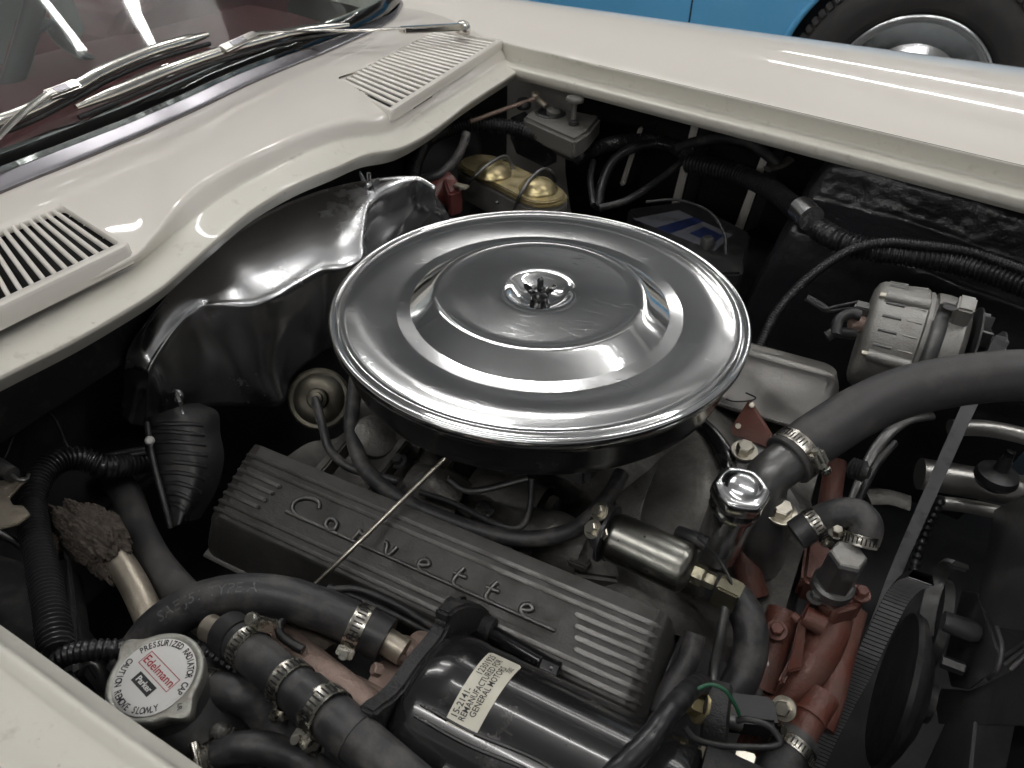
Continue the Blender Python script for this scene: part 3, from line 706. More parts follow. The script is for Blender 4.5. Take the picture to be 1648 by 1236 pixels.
for k in range(5):
    prism('casting_rib', [V(-.16+.055*k, -.165, -.150), V(-.150+.055*k, -.165, -.150), V(-.150+.055*k, -.09, -.140), V(-.16+.055*k, -.09, -.140)], V(0, 0, -.02), 'intake', im, .002)
cb = thing('carburettor', 'dark carburettor hidden below the air cleaner', 'carburettor', (0, 0, -.15))
prism('carburettor_body', [V(-.085, -.06, -.15), V(.085, -.06, -.15), V(.085, .06, -.15), V(-.085, .06, -.15)], V(0, 0, .085), 'greysteel', cb, .012)
prism('float_bowl', [V(.03, -.078, -.135), V(.09, -.078, -.135), V(.09, -.04, -.135), V(.03, -.04, -.135)], V(0, 0, .05), 'greysteel', cb, .006)
prism('float_bowl', [V(-.09, -.078, -.135), V(-.03, -.078, -.135), V(-.03, -.04, -.135), V(-.09, -.04, -.135)], V(0, 0, .05), 'greysteel', cb, .006)
tube('throttle_linkage', [P(720, 770, -.10), P(760, 790, -.11), P(850, 770, -.10)], .003, 'greysteel', cb, seg=8)
ch = thing('choke_housing', 'small grey round housing in the gloom below the left rim of the air cleaner', 'choke', P(597, 700, -.12))
lathe('choke_cover', [(.02, 0), (.0215, .004), (.020, .012), (.012, .016), (.002, .017)], P(600, 705, -.12), ray(600, 705)*-1+V(0, .3, 0), 'intake', ch, seg=32)

# ================================================================ stainless ignition shield
sh = thing('ignition_shield', 'polished stainless ignition shield with a wavy front edge, behind the air cleaner', 'shield', P(400, 520, -.14))
# stations along the shield: back edge, front edge of the top, foot of the front face
SS = [
 ((203, 594, -0.100), (238, 600, -0.094), None, (232, 686, -0.170)),
 ((208, 570, -0.082), (252, 572, -0.080), None, (262, 672, -0.153)),
 ((232, 530, -0.062), (285, 526, -0.066), None, (300, 656, -0.156)),
 ((268, 484, -0.045), (318, 498, -0.057), None, (345, 652, -.165)),
 ((310, 438, -0.030), (352, 490, -0.053), None, (400, 652, -.178)),
 ((358, 398, -0.017), (400, 490, -0.056), None, (448, 652, -.178)),
 ((410, 362, -0.016), (440, 478, -0.055), None, (462, 634, -.175)),
 ((455, 338, -0.015), (480, 455, -0.053), None, (468, 606, -0.170)),
 ((500, 320, -0.015), (520, 434, -0.051), None, (505, 575, -0.175)),
 ((540, 308, -0.015), (560, 428, -0.051), None, (545, 555, -0.150)),
 ((580, 299, -0.015), (584, 410, -0.050), None, (600, 540, -0.150)),
 ((612, 293, -0.015), (584, 378, -0.048), None, (640, 500, -0.150)),
 ((640, 290, -0.016), (605, 350, -0.047), None, (670, 470, -0.170)),
 ((660, 290, -0.018), (650, 328, -0.047), None, (700, 440, -0.170)),
 ((676, 291, -0.020), (672, 318, -0.049), None, (720, 420, -0.150)),
 ((700, 305, -0.024), (702, 330, -0.054), None, (735, 400, -0.128)),
]
cols = []
for i, (a, b, _, d) in enumerate(SS):
    A, B, D = P(*a), P(*b), P(*d)
    back = A+V(-.004, .006, -.004); back2 = A+V(-.010, .010, -.07)
    k1 = B+(A-B)*.10; k2 = B+(D-B)*.07
    cr_ = .0045+.0015*math.sin(i*1.3)
    cols.append([back2, back, A, A.lerp(B, .35)+V(0, 0, cr_), A.lerp(B, .7)+V(0, 0, cr_), k1+V(0, 0, .001), B, k2, B.lerp(D, .35)+V(.004*math.sin(i*1.1), 0, 0), B.lerp(D, .7)+V(.006*math.sin(i*.9), 0, 0), D])
grid('shield_shell', [[c[i] for c in cols] for i in range(len(cols[0]))], 'stain', sh, sub=6, thick=.0012, auto=80)
# left end cap
A0, A6, A10 = cols[0][2], cols[0][6], cols[0][10]
L1, L2 = P(196, 668, -.150), P(212, 682, -.158)
grid('shield_end', [[A0+V(-.004, .004, 0), A0.lerp(L1, .5)+V(-.004, .004, 0), L1+V(-.004, .004, 0)], [A0, A0.lerp(L1, .5), L1], [A0.lerp(A6, .5), A0.lerp(A6, .5).lerp(L2, .5)+V(.002, -.002, 0), L2], [A6, A6.lerp(A10, .5), A10]], 'stain', sh, sub=5)
def wingnut(c, ax, m, par, s=1.0):
    x, y, z = frame(ax); c = Vector(c)
    b = lathe('wing_nut', [(.0055*s, 0), (.005*s, .004*s), (.0035*s, .007*s)], c, ax, m, par, seg=16)
    lathe('stud', [(.002*s, .005*s), (.002*s, .016*s)], c, ax, m, b, seg=10)
    for sg in (1, -1):
        q = [c+z*.001+x*sg*.003, c+z*.003*s+x*sg*.009*s, c+z*.012*s+x*sg*.0125*s, c+z*.015*s+x*sg*.011*s, c+z*.012*s+x*sg*.008*s, c+z*.006*s+x*sg*.004*s]
        prism('wing', q, y*.0016, m, b, .0006)
wingnut(P(284, 632, -.112)+V(.004, -.003, 0), V(1, -.6, .2), 'chrome', sh, 1.2)
wingnut(P(594, 303, -.016), V(.1, 0, 1), 'chrome', sh, 1.25)
# deep dark piece of the shield between its wavy edge and the firewall side
prism('shield_bracket', [P(655, 300, -.045), P(700, 305, -.045), P(735, 360, -.06), P(720, 420, -.10), P(640, 440, -.10)], V(-.02, .0, -.01), 'blackgloss', sh, .003)

# distributor vacuum can, hoses under the air cleaner
vc = thing('vacuum_advance_can', 'round brassy vacuum can in the shadow left of the air cleaner', 'vacuum can', P(515, 640, -.12))
ax = (CAM-P(515, 640, -.11)).normalized()+V(-.15, -.2, .1)
c0 = P(514, 642, -.11)
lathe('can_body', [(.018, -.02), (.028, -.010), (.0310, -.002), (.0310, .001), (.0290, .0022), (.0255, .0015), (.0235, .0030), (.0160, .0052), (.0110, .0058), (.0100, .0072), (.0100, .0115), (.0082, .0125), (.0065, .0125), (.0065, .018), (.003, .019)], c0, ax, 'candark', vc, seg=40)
def hose(name, lab, cat, pts, r, m='rubber', group=None, seg=18, step=None):
    o = tube(name, pts, r, m, seg=seg, step=step); return tag(o, lab, cat, group)
hose('vacuum_hose', 'thin black hose hanging from the brassy vacuum can down to the manifold', 'hose', [c0+ax*.015, P(520, 690, -.105), P(530, 722, -.115), P(555, 748, -.125), P(585, 760, -.13), P(640, 775, -.135)], .0042)
hose('breather_hose', 'thick black hose sagging in a long loop beneath the air cleaner', 'hose', [P(575, 600, -.09), P(568, 650, -.10), P(567, 700, -.11), P(588, 755, -.12), P(640, 800, -.125), P(715, 835, -.128), P(800, 862, -.128), P(870, 866, -.126), P(930, 848, -.122), P(978, 800, -.12), P(1000, 762, -.115)], .0072)
hose('fuel_line', 'thin dark line curving over the intake beneath the front of the air cleaner', 'pipe', [P(676, 792, -.135), P(735, 812, -.13), P(795, 842, -.125), P(838, 848, -.12), P(853, 815, -.11), P(856, 770, -.09)], .0028, 'blackplast')
hose('oil_dipstick_tube', 'slim bare metal dipstick tube slanting across the near valve cover', 'dipstick tube', [P(495, 952, -.150), P(560, 890, -.128), P(630, 822, -.112), P(704, 750, -.085), P(725, 730, -.075)], .0021, 'zinc', seg=12)

prism('radiator_core', [V(.66, -.34, -.05), V(.70, -.34, -.05), V(.70, .34, -.05), V(.66, .34, -.05)], V(0, 0, -.42), 'dark', car, .004)
prism('radiator_tank', [V(.62, -.36, -.03), V(.72, -.36, -.03), V(.72, .36, -.03), V(.62, .36, -.03)], V(0, 0, -.06), 'fansteel', car, .012)

# ================================================================ thermostat housing, filler neck, radiator hose
th = thing('thermostat_housing', 'grey cast thermostat elbow carrying the thick upper radiator hose', 'thermostat housing', P(1225, 830, -.15))
tube('elbow', [P(1224, 900, -.17), P(1225, 855, -.130), P(1228, 800, -.095), P(1236, 768, -.078), P(1262, 746, -.070), P(1292, 722, -.064)], lambda s, i: .0185+.003*math.exp(-s*60), 'greysteel', th, seg=28)
prism('housing_flange', [P(1180, 722, -.108), P(1205, 706, -.108), P(1232, 716, -.108), P(1290, 812, -.108), P(1284, 835, -.108), P(1250, 840, -.108), P(1180, 800, -.108)], V(0, 0, -.010), 'greysteel', th, .003)
bolt(P(1198, 726, -.104), V(0, -.15, 1), .0078, .0075, 'zinc', th)
bolt(P(1257, 826, -.098), V(0, -.15, 1), .0085, .0085, 'zinc', th)
fn = thing('oil_filler_neck', 'chrome filler tube with a six-sided chrome cap in front of the air cleaner', 'filler cap', P(1190, 880, -.12))
fc = P(1188, 800, -.062); fa = V(.06, -.06, 1).normalized()
lathe('neck', [(.0165, -.075), (.0175, -.060), (.0190, -.056), (.0190, -.020), (.0200, -.014), (.0205, -.006), (.0180, .0)], fc, fa, 'chrome', fn, seg=40)
# six-sided cap with a domed middle
x_, y_, z_ = frame(fa, V(1, .3, 0)); vs = []; fs = []
NS = 96
def hexr(a, r, k): # rounded hexagon radius
    b = (a % (math.pi/3))-math.pi/6; return r*(k*(math.cos(math.pi/6)/math.cos(b))+(1-k)*.95)
lev = [(.0185, .3, -.002), (.0215, .9, -.0015), (.0228, 1, .001), (.0230, 1, .009), (.0224, 1, .0115), (.0206, .95, .0130), (.0180, .7, .0134), (.0155, .3, .0138), (.0135, .05, .0158), (.0105, 0, .0178), (.0060, 0, .0190), (.0003, 0, .0192)]
for r, k, h in lev:
    for i in range(NS):
        a = 2*math.pi*i/NS; rr = hexr(a, r, k*.50); vs.append(fc+z_*h+(x_*math.cos(a)+y_*math.sin(a))*rr)
for i in range(len(lev)-1):
    for k in range(NS): fs.append((i*NS+k, i*NS+(k+1) % NS, (i+1)*NS+(k+1) % NS, (i+1)*NS+k))
fs.append(tuple(range(NS))[::-1])
mk('cap', vs, fs, 'chrome', fn, auto=50)

hp = [P(1268, 741, -.069), P(1300, 715, -.062), P(1340, 688, -.055), P(1385, 661, -.047), P(1440, 636, -.038), P(1500, 620, -.030), P(1570, 609, -.024), P(1660, 604, -.018), P(1800, 612, -.020), V(.63, .10, -.06)]
rh = thing('upper_radiator_hose', 'thick matte black radiator hose arching from the thermostat elbow out to the right', 'radiator hose', hp[3])
tube('hose_body', hp, lambda s, i: .0222-.0010*math.exp(-((s-.017)/.005)**2)+.0007*math.exp(-((s-.006)/.004)**2), 'bighose', rh, seg=48, n=14)
lathe('hose_collar', [(.0222, -.001), (.0232, 0), (.0232, .003), (.0222, .004)], hp[0], hp[1]-hp[0], 'bighose', rh, seg=40)
hx = hp[1]-hp[0]
clamp(rh, hp[0].lerp(hp[1], .42), hx, .0226, .011, turn=1.0)

# heater elbow on its hex fitting
ht = thing('heater_hose', 'short black elbow hose bending down onto a hex fitting beside the water pump', 'heater hose', P(1390, 850, -.08))
hh = [P(1280, 862, -.105), P(1312, 842, -.095), P(1348, 828, -.082), P(1378, 828, -.076), P(1394, 846, -.078), P(1388, 872, -.088)]
tube('hose_body', hh, .0125, 'rubber', ht, seg=28)
clamp(ht, P(1384, 868, -.086), hh[-1]-hh[-2], .0129, .009, turn=2.2)
clamp(ht, P(1312, 843, -.095), hh[1]-hh[0], .0129, .009, turn=2.6)
hf = thing('hex_fitting', 'dark hex pipe fitting standing on the orange water pump', 'pipe fitting', P(1362, 950, -.13))
xa = V(.02, -.06, 1).normalized(); top_ = P(1366, 893, -.088)
lathe('hex_body', [(.0135, -.038), (.0145, -.034), (.0145, -.003), (.0122, 0), (.0002, .0004)], top_, xa, 'greysteel', hf, seg=6, auto=20, up=V(1, .2, 0))
lathe('hex_top', [(.0135, 0), (.0120, .0012), (.0002, .0014)], top_, xa, 'altalu', hf, seg=6, auto=20, up=V(1, .2, 0))
lathe('fitting_base', [(.0165, -.046), (.0165, -.038), (.0140, -.036)], top_, xa, 'greysteel', hf, seg=32)
bolt(P(1348, 858, -.082), V(-.2, -.2, 1), .0042, .006, 'zinc', hf, washer=False)

# ================================================================ orange engine front: water pump and block
wpump = thing('water_pump', 'orange-red painted water pump and engine front with worn dusty paint', 'water pump', P(1290, 1080, -.25))
def pil(name, pts, ext, b=.004, m='orange', par=wpump): return prism(name, pts, ext, m, par, b, segs=3)
pil('pump_boss', [P(1303, 952, -.140), P(1340, 925, -.140), P(1400, 940, -.140), P(1390, 972, -.140), P(1345, 985, -.140)], V(0, 0, -.05), .004)
tube('pump_leg', [P(1352, 960, -.165), P(1325, 1030, -.178), P(1290, 1090, -.190), P(1255, 1130, -.205)], lambda s, i: .0145+.003*math.sin(i*.15), 'orange', wpump, seg=24)
tube('pump_leg', [P(1262, 985, -.170), P(1240, 1050, -.185), P(1222, 1110, -.20)], .0135, 'orange', wpump, seg=20)
tube('casting_lug', [P(1294, 990, -.150), P(1326, 1008, -.152)], .0085, 'orange', wpump, seg=20)
tube('casting_lug', [P(1276, 990, -.150), P(1286, 998, -.150)], .0035, 'orange', wpump, seg=14)
pil('gasket_edge', [P(1332, 908, -.135), P(1337, 912, -.135), P(1300, 985, -.150), P(1290, 1075, -.165), P(1268, 1082, -.165), P(1285, 1000, -.15)], V(0, 0, -.006), .001, 'orange')
pil('pump_body', [P(1205, 1128, -.195), P(1265, 1088, -.195), P(1330, 1090, -.195), P(1345, 1120, -.195), P(1318, 1165, -.195), P(1215, 1165, -.195)], V(0, 0, -.06), .006)
tube('pump_column', [P(1372, 980, -.17), P(1350, 1060, -.19), P(1335, 1120, -.20), P(1318, 1170, -.21)], .012, 'orange', wpump, seg=24)
tube('outlet_pipe', [P(1325, 1120, -.19), P(1298, 1165, -.195), P(1276, 1205, -.20)], .0125, 'orange', wpump, seg=28)
tube('pipe_bead', [P(1304, 1152, -.193), P(1301, 1157, -.1935)], .0138, 'orange', wpump, seg=28)
tube('block_edge', [P(1345, 742, -.12), P(1338, 790, -.135), P(1330, 840, -.15)], .010, 'orange', wpump, seg=12)
tube('block_edge', [P(1190, 835, -.14), P(1200, 900, -.16), P(1215, 960, -.18)], .012, 'orange', wpump, seg=14)
pil('block_face', [P(1300, 850, -.17), P(1350, 880, -.17), P(1340, 950, -.17), P(1290, 930, -.17)], V(0, 0, -.03), .004)
pil('front_cover', [P(1225, 870, -.20), P(1300, 880, -.20), P(1280, 1000, -.22), P(1200, 1100, -.23), P(1190, 1000, -.22)], V(0, 0, -.02), .005, 'greysteel')
pil('pump_rib', [P(1290, 1020, -.158), P(1300, 1024, -.158), P(1262, 1100, -.172), P(1252, 1096, -.172)], V(0, 0, -.02), .002)
pil('pump_ear', [P(1232, 1010, -.165), P(1262, 1000, -.160), P(1268, 1022, -.163), P(1240, 1034, -.168)], V(0, 0, -.02), .003)
bolt(P(1250, 1015, -.160), V(-.1, -.3, 1), .0055, .006, 'orange', wpump)
bolt(P(1385, 956, -.138), V(0, -.1, 1), .0052, .006, 'orange', wpump)
bolt(P(1312, 962, -.138), V(0, -.1, 1), .0045, .006, 'greysteel', wpump)
pil('gasket_line', [P(1334, 925, -.137), P(1338, 928, -.137), P(1297, 1010, -.155), P(1292, 1006, -.155)], V(0, 0, -.004), .0005, 'inkblack')
bolt(P(1262, 1140, -.165), V(-.2, -.5, .6), .006, .008, 'zinc', wpump)
oh = thing('bypass_hose', 'grey rubber hose clamped on the orange outlet pipe at the lower edge', 'hose', P(1260, 1230, -.2))
tube('hose_body', [P(1287, 1188, -.197), P(1268, 1218, -.200), P(1240, 1262, -.205), P(1215, 1310, -.21)], .0160, 'rubber', oh, seg=28)
clamp(oh, P(1275, 1207, -.199), P(1268, 1218, -.200)-P(1287, 1188, -.197), .0163, .009, turn=.9)
rb = thing('lifting_bracket', 'small red-painted triangular bracket beside the chrome filler cap', 'bracket', P(1205, 690, -.12))
prism('bracket_plate', [P(1205, 642, -.085), P(1240, 700, -.10), P(1238, 722, -.105), P(1178, 700, -.11), P(1176, 688, -.108)], V(.002, .004, -.002), 'orange', rb, .0008)
bolt(P(1210, 652, -.088), V(0, -.7, .7), .0030, .003, 'zinc', rb, washer=False)
bolt(P(1188, 686, -.106), V(0, -.7, .7), .0030, .003, 'zinc', rb, washer=False)
tube('throttle_spring_wire', [P(1168, 642, -.08), P(1182, 646, -.08), P(1206, 645, -.083), P(1216, 640, -.083), P(1200, 632, -.08)], .0008, 'inkblack', rb, seg=6)
hose('heater_pipe', 'black pipe curving down beside the chrome filler cap and the intake', 'pipe', [P(1125, 680, -.12), P(1150, 705, -.115), P(1168, 735, -.115), P(1175, 770, -.125)], .0085, 'blackgloss')

# ================================================================ fuel filter canister
ff = thing('filter_canister', 'olive-silver metal canister lying beside the near valve cover with brass fittings', 'canister', P(1045, 900, -.13))
c0, c1 = P(985, 862, -.108), P(1104, 916, -.108); ax = c1-c0; L = ax.length
lathe('canister_body', [(.0150, -.003), (.0185, -.0005), (.0202, .002), (.0205, .004), (.0205, L-.004), (.0200, L-.001), (.0180, L+.002), (.0120, L+.005), (.0002, L+.006)], c0, ax, 'canister', ff, seg=48, auto=50)
u = ax.normalized()
lathe('end_plate', [(.020, -.006), (.0245, -.0055), (.0245, -.003), (.020, -.0025)], c0, ax, 'blackplast', ff, seg=32)
bx0 = P(962, 842, -.10)
prism('mounting_bracket', [P(945, 846, -.104), P(968, 816, -.096), P(992, 836, -.098), P(1000, 872, -.108), P(978, 905, -.128), P(955, 880, -.118)], V(-.003, 0, -.002), 'blackplast', ff, .001)
for q in ((955, 852, -.100), (975, 862, -.100), (966, 824, -.094)): bolt(P(*q), V(-.35, -.55, .75), .0052, .006, 'zinc', ff, name='nut')
lathe('brass_nut', [(.0075, L+.004), (.0085, L+.006), (.0085, L+.014), (.007, L+.016)], c0, ax, 'brassdull', ff, seg=6, auto=20)
lathe('brass_nut', [(.006, L+.015), (.0068, L+.017), (.0068, L+.022), (.006, L+.024)], c0, ax, 'brassdull', ff, seg=6, auto=20)
q = P(1170, 956, -.118); box('brass_block', q, V(.0090, -.001, 0), V(.001, .008, 0), V(.001, 0, .012), 'brassdull', ff, .0015)
hose('steel_fuel_pipe', 'thin dull pipe dropping from the brass block of the canister', 'pipe', [P(1168, 975, -.125), P(1160, 1020, -.14), P(1150, 1070, -.16), P(1148, 1110, -.17)], .004, 'greysteel')
hose('spark_wire', 'thin grey wire beside the canister running down behind its brass fittings', 'wire', [P(1122, 862, -.085), P(1140, 880, -.09), P(1160, 905, -.10), P(1176, 935, -.105), P(1180, 965, -.115)], .0011, 'blackplast', seg=8)
ck = thing('rubber_elbow', 'small black plug standing at the right end of the olive canister', 'plug', P(1130, 870, -.1))
tube('plug_body', [P(1092, 858, -.10), P(1115, 866, -.095), P(1138, 876, -.095)], .0062, 'blackplast', ck, seg=18)
hose('lower_radiator_hose', 'black hose bowing down between the canister and the orange water pump', 'hose', [P(1150, 945, -.145), P(1185, 965, -.14), P(1206, 1005, -.145), P(1207, 1050, -.155), P(1192, 1095, -.165), P(1165, 1140, -.18)], .0135, 'rubber', seg=28)
hose('vent_pipe', 'pale pipe between the right end of the near valve cover and the compressor', 'pipe', [P(1118, 1020, -.14), P(1108, 1060, -.15), P(1080, 1105, -.16), P(1060, 1150, -.17)], .0085, 'rubber', seg=18)

# ================================================================ belts and pulleys
XB = .372
def bpt(px, py, x=XB): return PX(px, py, x)
wb = thing('drive_belt', 'flat grey outer face of the long V-belt rising towards the alternator', 'belt', bpt(1450, 860))
def belt(par, name, pts, x, wdt, th_, m):
    """pts: (px, py) on the near edge at plane x"""
    c = [PX(a, b, x) for a, b in pts]; pl = cr_spline(c, 8); vs = []; fs = []
    for i, p in enumerate(pl):
        t_ = (pl[min(i+1, len(pl)-1)]-pl[max(0, i-1)]).normalized(); n_ = V(1, 0, 0).cross(t_)
        if n_.dot(CAM-p) < 0: n_ = -n_
        for dx, dn in ((-.5, 0), (-.46, .0006), (.46, .0006), (.5, 0), (.36, -th_), (-.36, -th_)): vs.append(p+V(dx*wdt, 0, 0)+n_*dn)
    for i in range(len(pl)-1):
        for k in range(6): fs.append((i*6+k, i*6+(k+1) % 6, (i+1)*6+(k+1) % 6, (i+1)*6+k))
    return mk(name, vs, fs, m, par, auto=30), pl
belt(wb, 'belt_band', [(1612, 548), (1590, 590), (1553, 668), (1512, 760), (1472, 850), (1440, 925), (1412, 1000), (1385, 1060), (1350, 1130), (1310, 1215), (1280, 1290)], .398, .0135, .008, 'belt')
tb = thing('cogged_belt', 'V-belt with closely spaced ribs across its face running off the bottom edge', 'belt', bpt(1380, 1100))
XC = .366
cp = [(1482, 935), (1462, 942), (1444, 962), (1428, 992), (1410, 1028), (1388, 1075), (1360, 1128), (1334, 1180), (1308, 1238), (1286, 1290)]
bo, pl = belt(tb, 'belt_core', cp, XC, .0190, .007, 'beltdark')
pl, Lb = resample(pl, .0052)
tm = None
for i in range(1, len(pl)-1):
    p = pl[i]; t_ = (pl[i+1]-pl[i-1]).normalized(); n_ = V(1, 0, 0).cross(t_)
    if n_.dot(CAM-p) < 0: n_ = -n_
    if tm is None:
        tm = box('belt_rib', V(0, 0, 0), V(.0093, 0, 0), V(0, .0018, 0), V(0, 0, .0011), 'belt', None, .0004); me_ = tm.data; bpy.data.objects.remove(tm)
        tm = True
    o = bpy.data.objects.new('belt_rib', me_); COL.objects.link(o); o.parent = tb
    X_, Y_, Z_ = V(1, 0, 0), t_, V(1, 0, 0).cross(t_)
    c_ = p+n_*.0014-wpos(tb)
    o.matrix_local = Matrix(((X_.x, Y_.x, Z_.x, c_.x), (X_.y, Y_.y, Z_.y, c_.y), (X_.z, Y_.z, Z_.z, c_.z), (0, 0, 0, 1)))
pu = thing('fan_pulley', 'big dark dished pulley right of the ribbed belt', 'pulley', PX(1470, 1110, .41))
pc = V(.392, -.048, -.275)
lathe('pulley_disc', [(.0003, -.002), (.066, -.002), (.071, .000), (.073, .004), (.071, .009), (.060, .015), (.048, .020), (.044, .022), (.040, .023), (.02, .024), (.018, .034), (.0003, .034)], pc, V(1, 0, 0), 'blackplast', pu, seg=96, auto=40)
p2 = thing('idler_pulley', 'grey-rimmed pulley standing between the ribbed belt and the fan', 'pulley', PX(1515, 980, .44))
lathe('pulley_rim', [(.050, -.008), (.056, -.006), (.056, .004), (.051, .005), (.046, .004), (.044, -.004), (.015, -.004), (.0003, -.004)], PX(1500, 1010, .445), V(1, 0, 0), 'greysteel', p2, seg=64)
belt(p2, 'pulley_rim', [(1546, 912), (1530, 908), (1514, 922), (1502, 952), (1494, 985), (1489, 1020)], .425, .016, .004, 'greysteel')
lathe('hub_bolt', [(.010, -.01), (.011, .018), (.008, .024), (.0003, .024)], PX(1535, 1005, .445), V(1, 0, 0), 'fansteel', p2, seg=24)
# fan blades and their clutch
fb = thing('cooling_fan', 'dark steel cooling fan with bent blades at the right edge', 'fan', PX(1600, 1050, .50))
def plate(name, pts, x, ext, m, par, b=.0008): return prism(name, [PX(a, c, x+(d[0] if d else 0)) for a, c, *d in pts], ext, m, par, b)
plate('fan_blade', [(1548, 950), (1572, 955), (1590, 1005), (1606, 1050), (1600, 1078), (1560, 1110), (1530, 1105), (1520, 1060), (1535, 1000)], .47, V(.002, .002, 0), 'fansteel', fb)
plate('fan_blade', [(1600, 820), (1660, 790), (1720, 800), (1720, 1020), (1640, 1015), (1600, 1010), (1574, 965)], .47, V(.002, .001, 0), 'fansteel', fb)
plate('fan_blade', [(1515, 1108), (1560, 1112), (1610, 1090), (1660, 1060), (1720, 1020), (1720, 1170), (1510, 1165), (1505, 1130)], .475, V(.002, .001, 0), 'fansteel', fb)
plate('fan_spider', [(1520, 1165), (1568, 1160), (1560, 1236), (1540, 1300), (1460, 1300), (1490, 1230)], .46, V(.003, 0, 0), 'fansteel', fb)
lathe('fan_bolt', [(.007, -.01), (.007, .010), (.005, .012), (.0003, .012)], PX(1532, 1070, .455), V(1, 0, 0), 'greysteel', fb, seg=6, auto=20)
tube('blade_rib', [PX(1604, 1010, .468), PX(1612, 1040, .468), PX(1606, 1075, .468), PX(1590, 1092, .468)], .0022, 'fansteel', fb, seg=10)
plate('fan_shroud', [(1660, 1030), (1760, 960), (1760, 1330), (1600, 1330), (1630, 1180)], .50, V(.004, 0, 0), 'dark', fb)
for k in range(3): tube('shroud_louvre', [PX(1610+8*k, 1062+8*k, .47), PX(1660, 1028+9*k, .48)], .0022, 'fansteel', fb, seg=8)

# belt pulleys behind the hose, steering and idler hardware
al = thing('alternator', 'pale cast aluminium alternator at the far side beneath a thick corrugated loom', 'alternator', V(.33, .28, -.13))
AX = V(1, .0, 0); ac0 = V(.280, .268, -.106)
lathe('rear_housing', [(.030, -.001), (.050, .0), (.057, .003), (.0600, .008), (.0610, .034), (.0620, .040), (.0620, .052), (.0600, .054), (.0600, .058)], ac0, AX, 'altalu', al, seg=80, auto=40)
lathe('stator_ring', [(.0575, .057), (.0575, .064)], ac0, AX, 'greysteel', al, seg=80)
lathe('front_housing', [(.0600, .062), (.0610, .064), (.0610, .074), (.0590, .090), (.052, .096), (.02, .098), (.0003, .098)], ac0, AX, 'altalu', al, seg=80, auto=40)
def aly(a, r, x): return ac0+V(x, r*math.cos(a)*-1, r*math.sin(a))
for a in (R(75), R(150), R(10)):
    tube('through_bolt_boss', [aly(a, .0605, .010), aly(a, .0615, .040), aly(a, .0615, .052)], .0068, 'altalu', al, seg=16)
    tube('through_bolt_boss', [aly(a, .0605, .063), aly(a, .0600, .084)], .0068, 'altalu', al, seg=16)
    lathe('bolt_end', [(.0035, -.004), (.0035, .002)], aly(a, .0605, .008), AX, 'zinc', al, seg=12)
for k in range(9):
    a = R(22+k*15)
    tube('vent_slot', [aly(a, .0602, .012), aly(a, .0612, .030)], 0.0018, 'greysteel', al, seg=8)
    tube('heat_stain_ridge', [aly(a, .0607, .036), aly(a, .0622, .050)], .0012, 'altalu', al, seg=6)
# adjusting ear and slotted arm
prism('adjusting_ear', [aly(R(82), .055, .074), aly(R(60), .058, .074), aly(R(64), .082, .074), aly(R(76), .086, .074)], V(.016, 0, 0), 'altalu', al, .002)
tube('adjusting_arm', [aly(R(60), .090, .0665), aly(R(67), .078, .066), aly(R(64), .066, .066), aly(R(45), .0635, .066), aly(R(20), .064, .066), aly(R(-5), .066, .066)], .0068, 'greysteel', al, seg=12, flat=.4)
lathe('pulley_fan', [(.052, .102), (.056, .104), (.056, .106), (.03, .108)], ac0, AX, 'blackplast', al, seg=48)
for k in range(12):
    a = 2*math.pi*k/12; prism('fan_vane', [aly(a, .030, .106), aly(a+.10, .052, .106), aly(a+.14, .052, .106), aly(a+.06, .030, .106)], V(.011, 0, 0), 'greysteel', al, .0005)
lathe('alternator_pulley', [(.034, .117), (.037, .119), (.030, .124), (.030, .127), (.037, .132), (.037, .134), (.01, .134), (.01, .142), (.0003, .142)], ac0, AX, 'greysteel', al, seg=48)
box('terminal_block', P(1386, 500, -.075), V(.008, 0, 0), V(0, .008, 0), V(0, 0, .008), 'greysteel', al, .0015)
tube('terminal_boot', [P(1368, 520, -.085), P(1390, 522, -.085)], .009, 'pinkalu', al, seg=16)
for pts_, r_ in (([(1300, 480, -.07), (1325, 496, -.075), (1350, 492, -.07), (1380, 486, -.068)], .0016), ([(1300, 482, -.07), (1330, 500, -.078), (1360, 497, -.075), (1384, 496, -.07)], .0016), ([(1345, 540, -.085), (1350, 515, -.075), (1370, 505, -.07), (1385, 508, -.07)], .006), ([(1330, 542, -.09), (1345, 535, -.085), (1375, 538, -.088)], .006)):
    tube('alternator_wire', [P(*q) for q in pts_], r_, 'blackplast', al, seg=10)
tube('terminal_sleeve', [P(1298, 479, -.07), P(1318, 490, -.074), P(1328, 497, -.077)], .004, 'blackplast', al, seg=12)

# hardware between the belt and the right edge
lg = thing('alternator_bracket', 'dark curved steel bracket between the orange engine front and the belt', 'bracket', P(1400, 760, -.2))
tube('bracket_arm', [P(1372, 810, -.19), P(1400, 740, -.17), P(1428, 700, -.155), P(1460, 676, -.15), P(1500, 668, -.15)], .006, 'greysteel', lg, seg=12, flat=.6)
tube('bracket_arm', [P(1375, 820, -.19), P(1408, 752, -.17), P(1440, 712, -.16)], .004, 'blackplast', lg, seg=10)
lathe('bracket_spring', [(.006, 0)]+[(.011-.003*(k % 2), .0015*k) for k in range(1, 12)]+[(.006, .02)], P(1366, 752, -.16), V(1, -.3, .3), 'greysteel', lg, seg=24)
tube('bracket_plate', [P(1395, 800, -.19), P(1430, 800, -.19), P(1465, 810, -.19)], .011, 'intake', lg, seg=12, flat=.3)
ub = thing('suspension_arm', 'pale round crossbar with a capped stud, low at the right edge', 'suspension arm', P(1600, 760, -.25))
tube('crossbar', [P(1530, 688, -.20), P(1590, 690, -.20), P(1660, 705, -.20), P(1740, 730, -.20)], .0095, 'castbright', ub, seg=24)
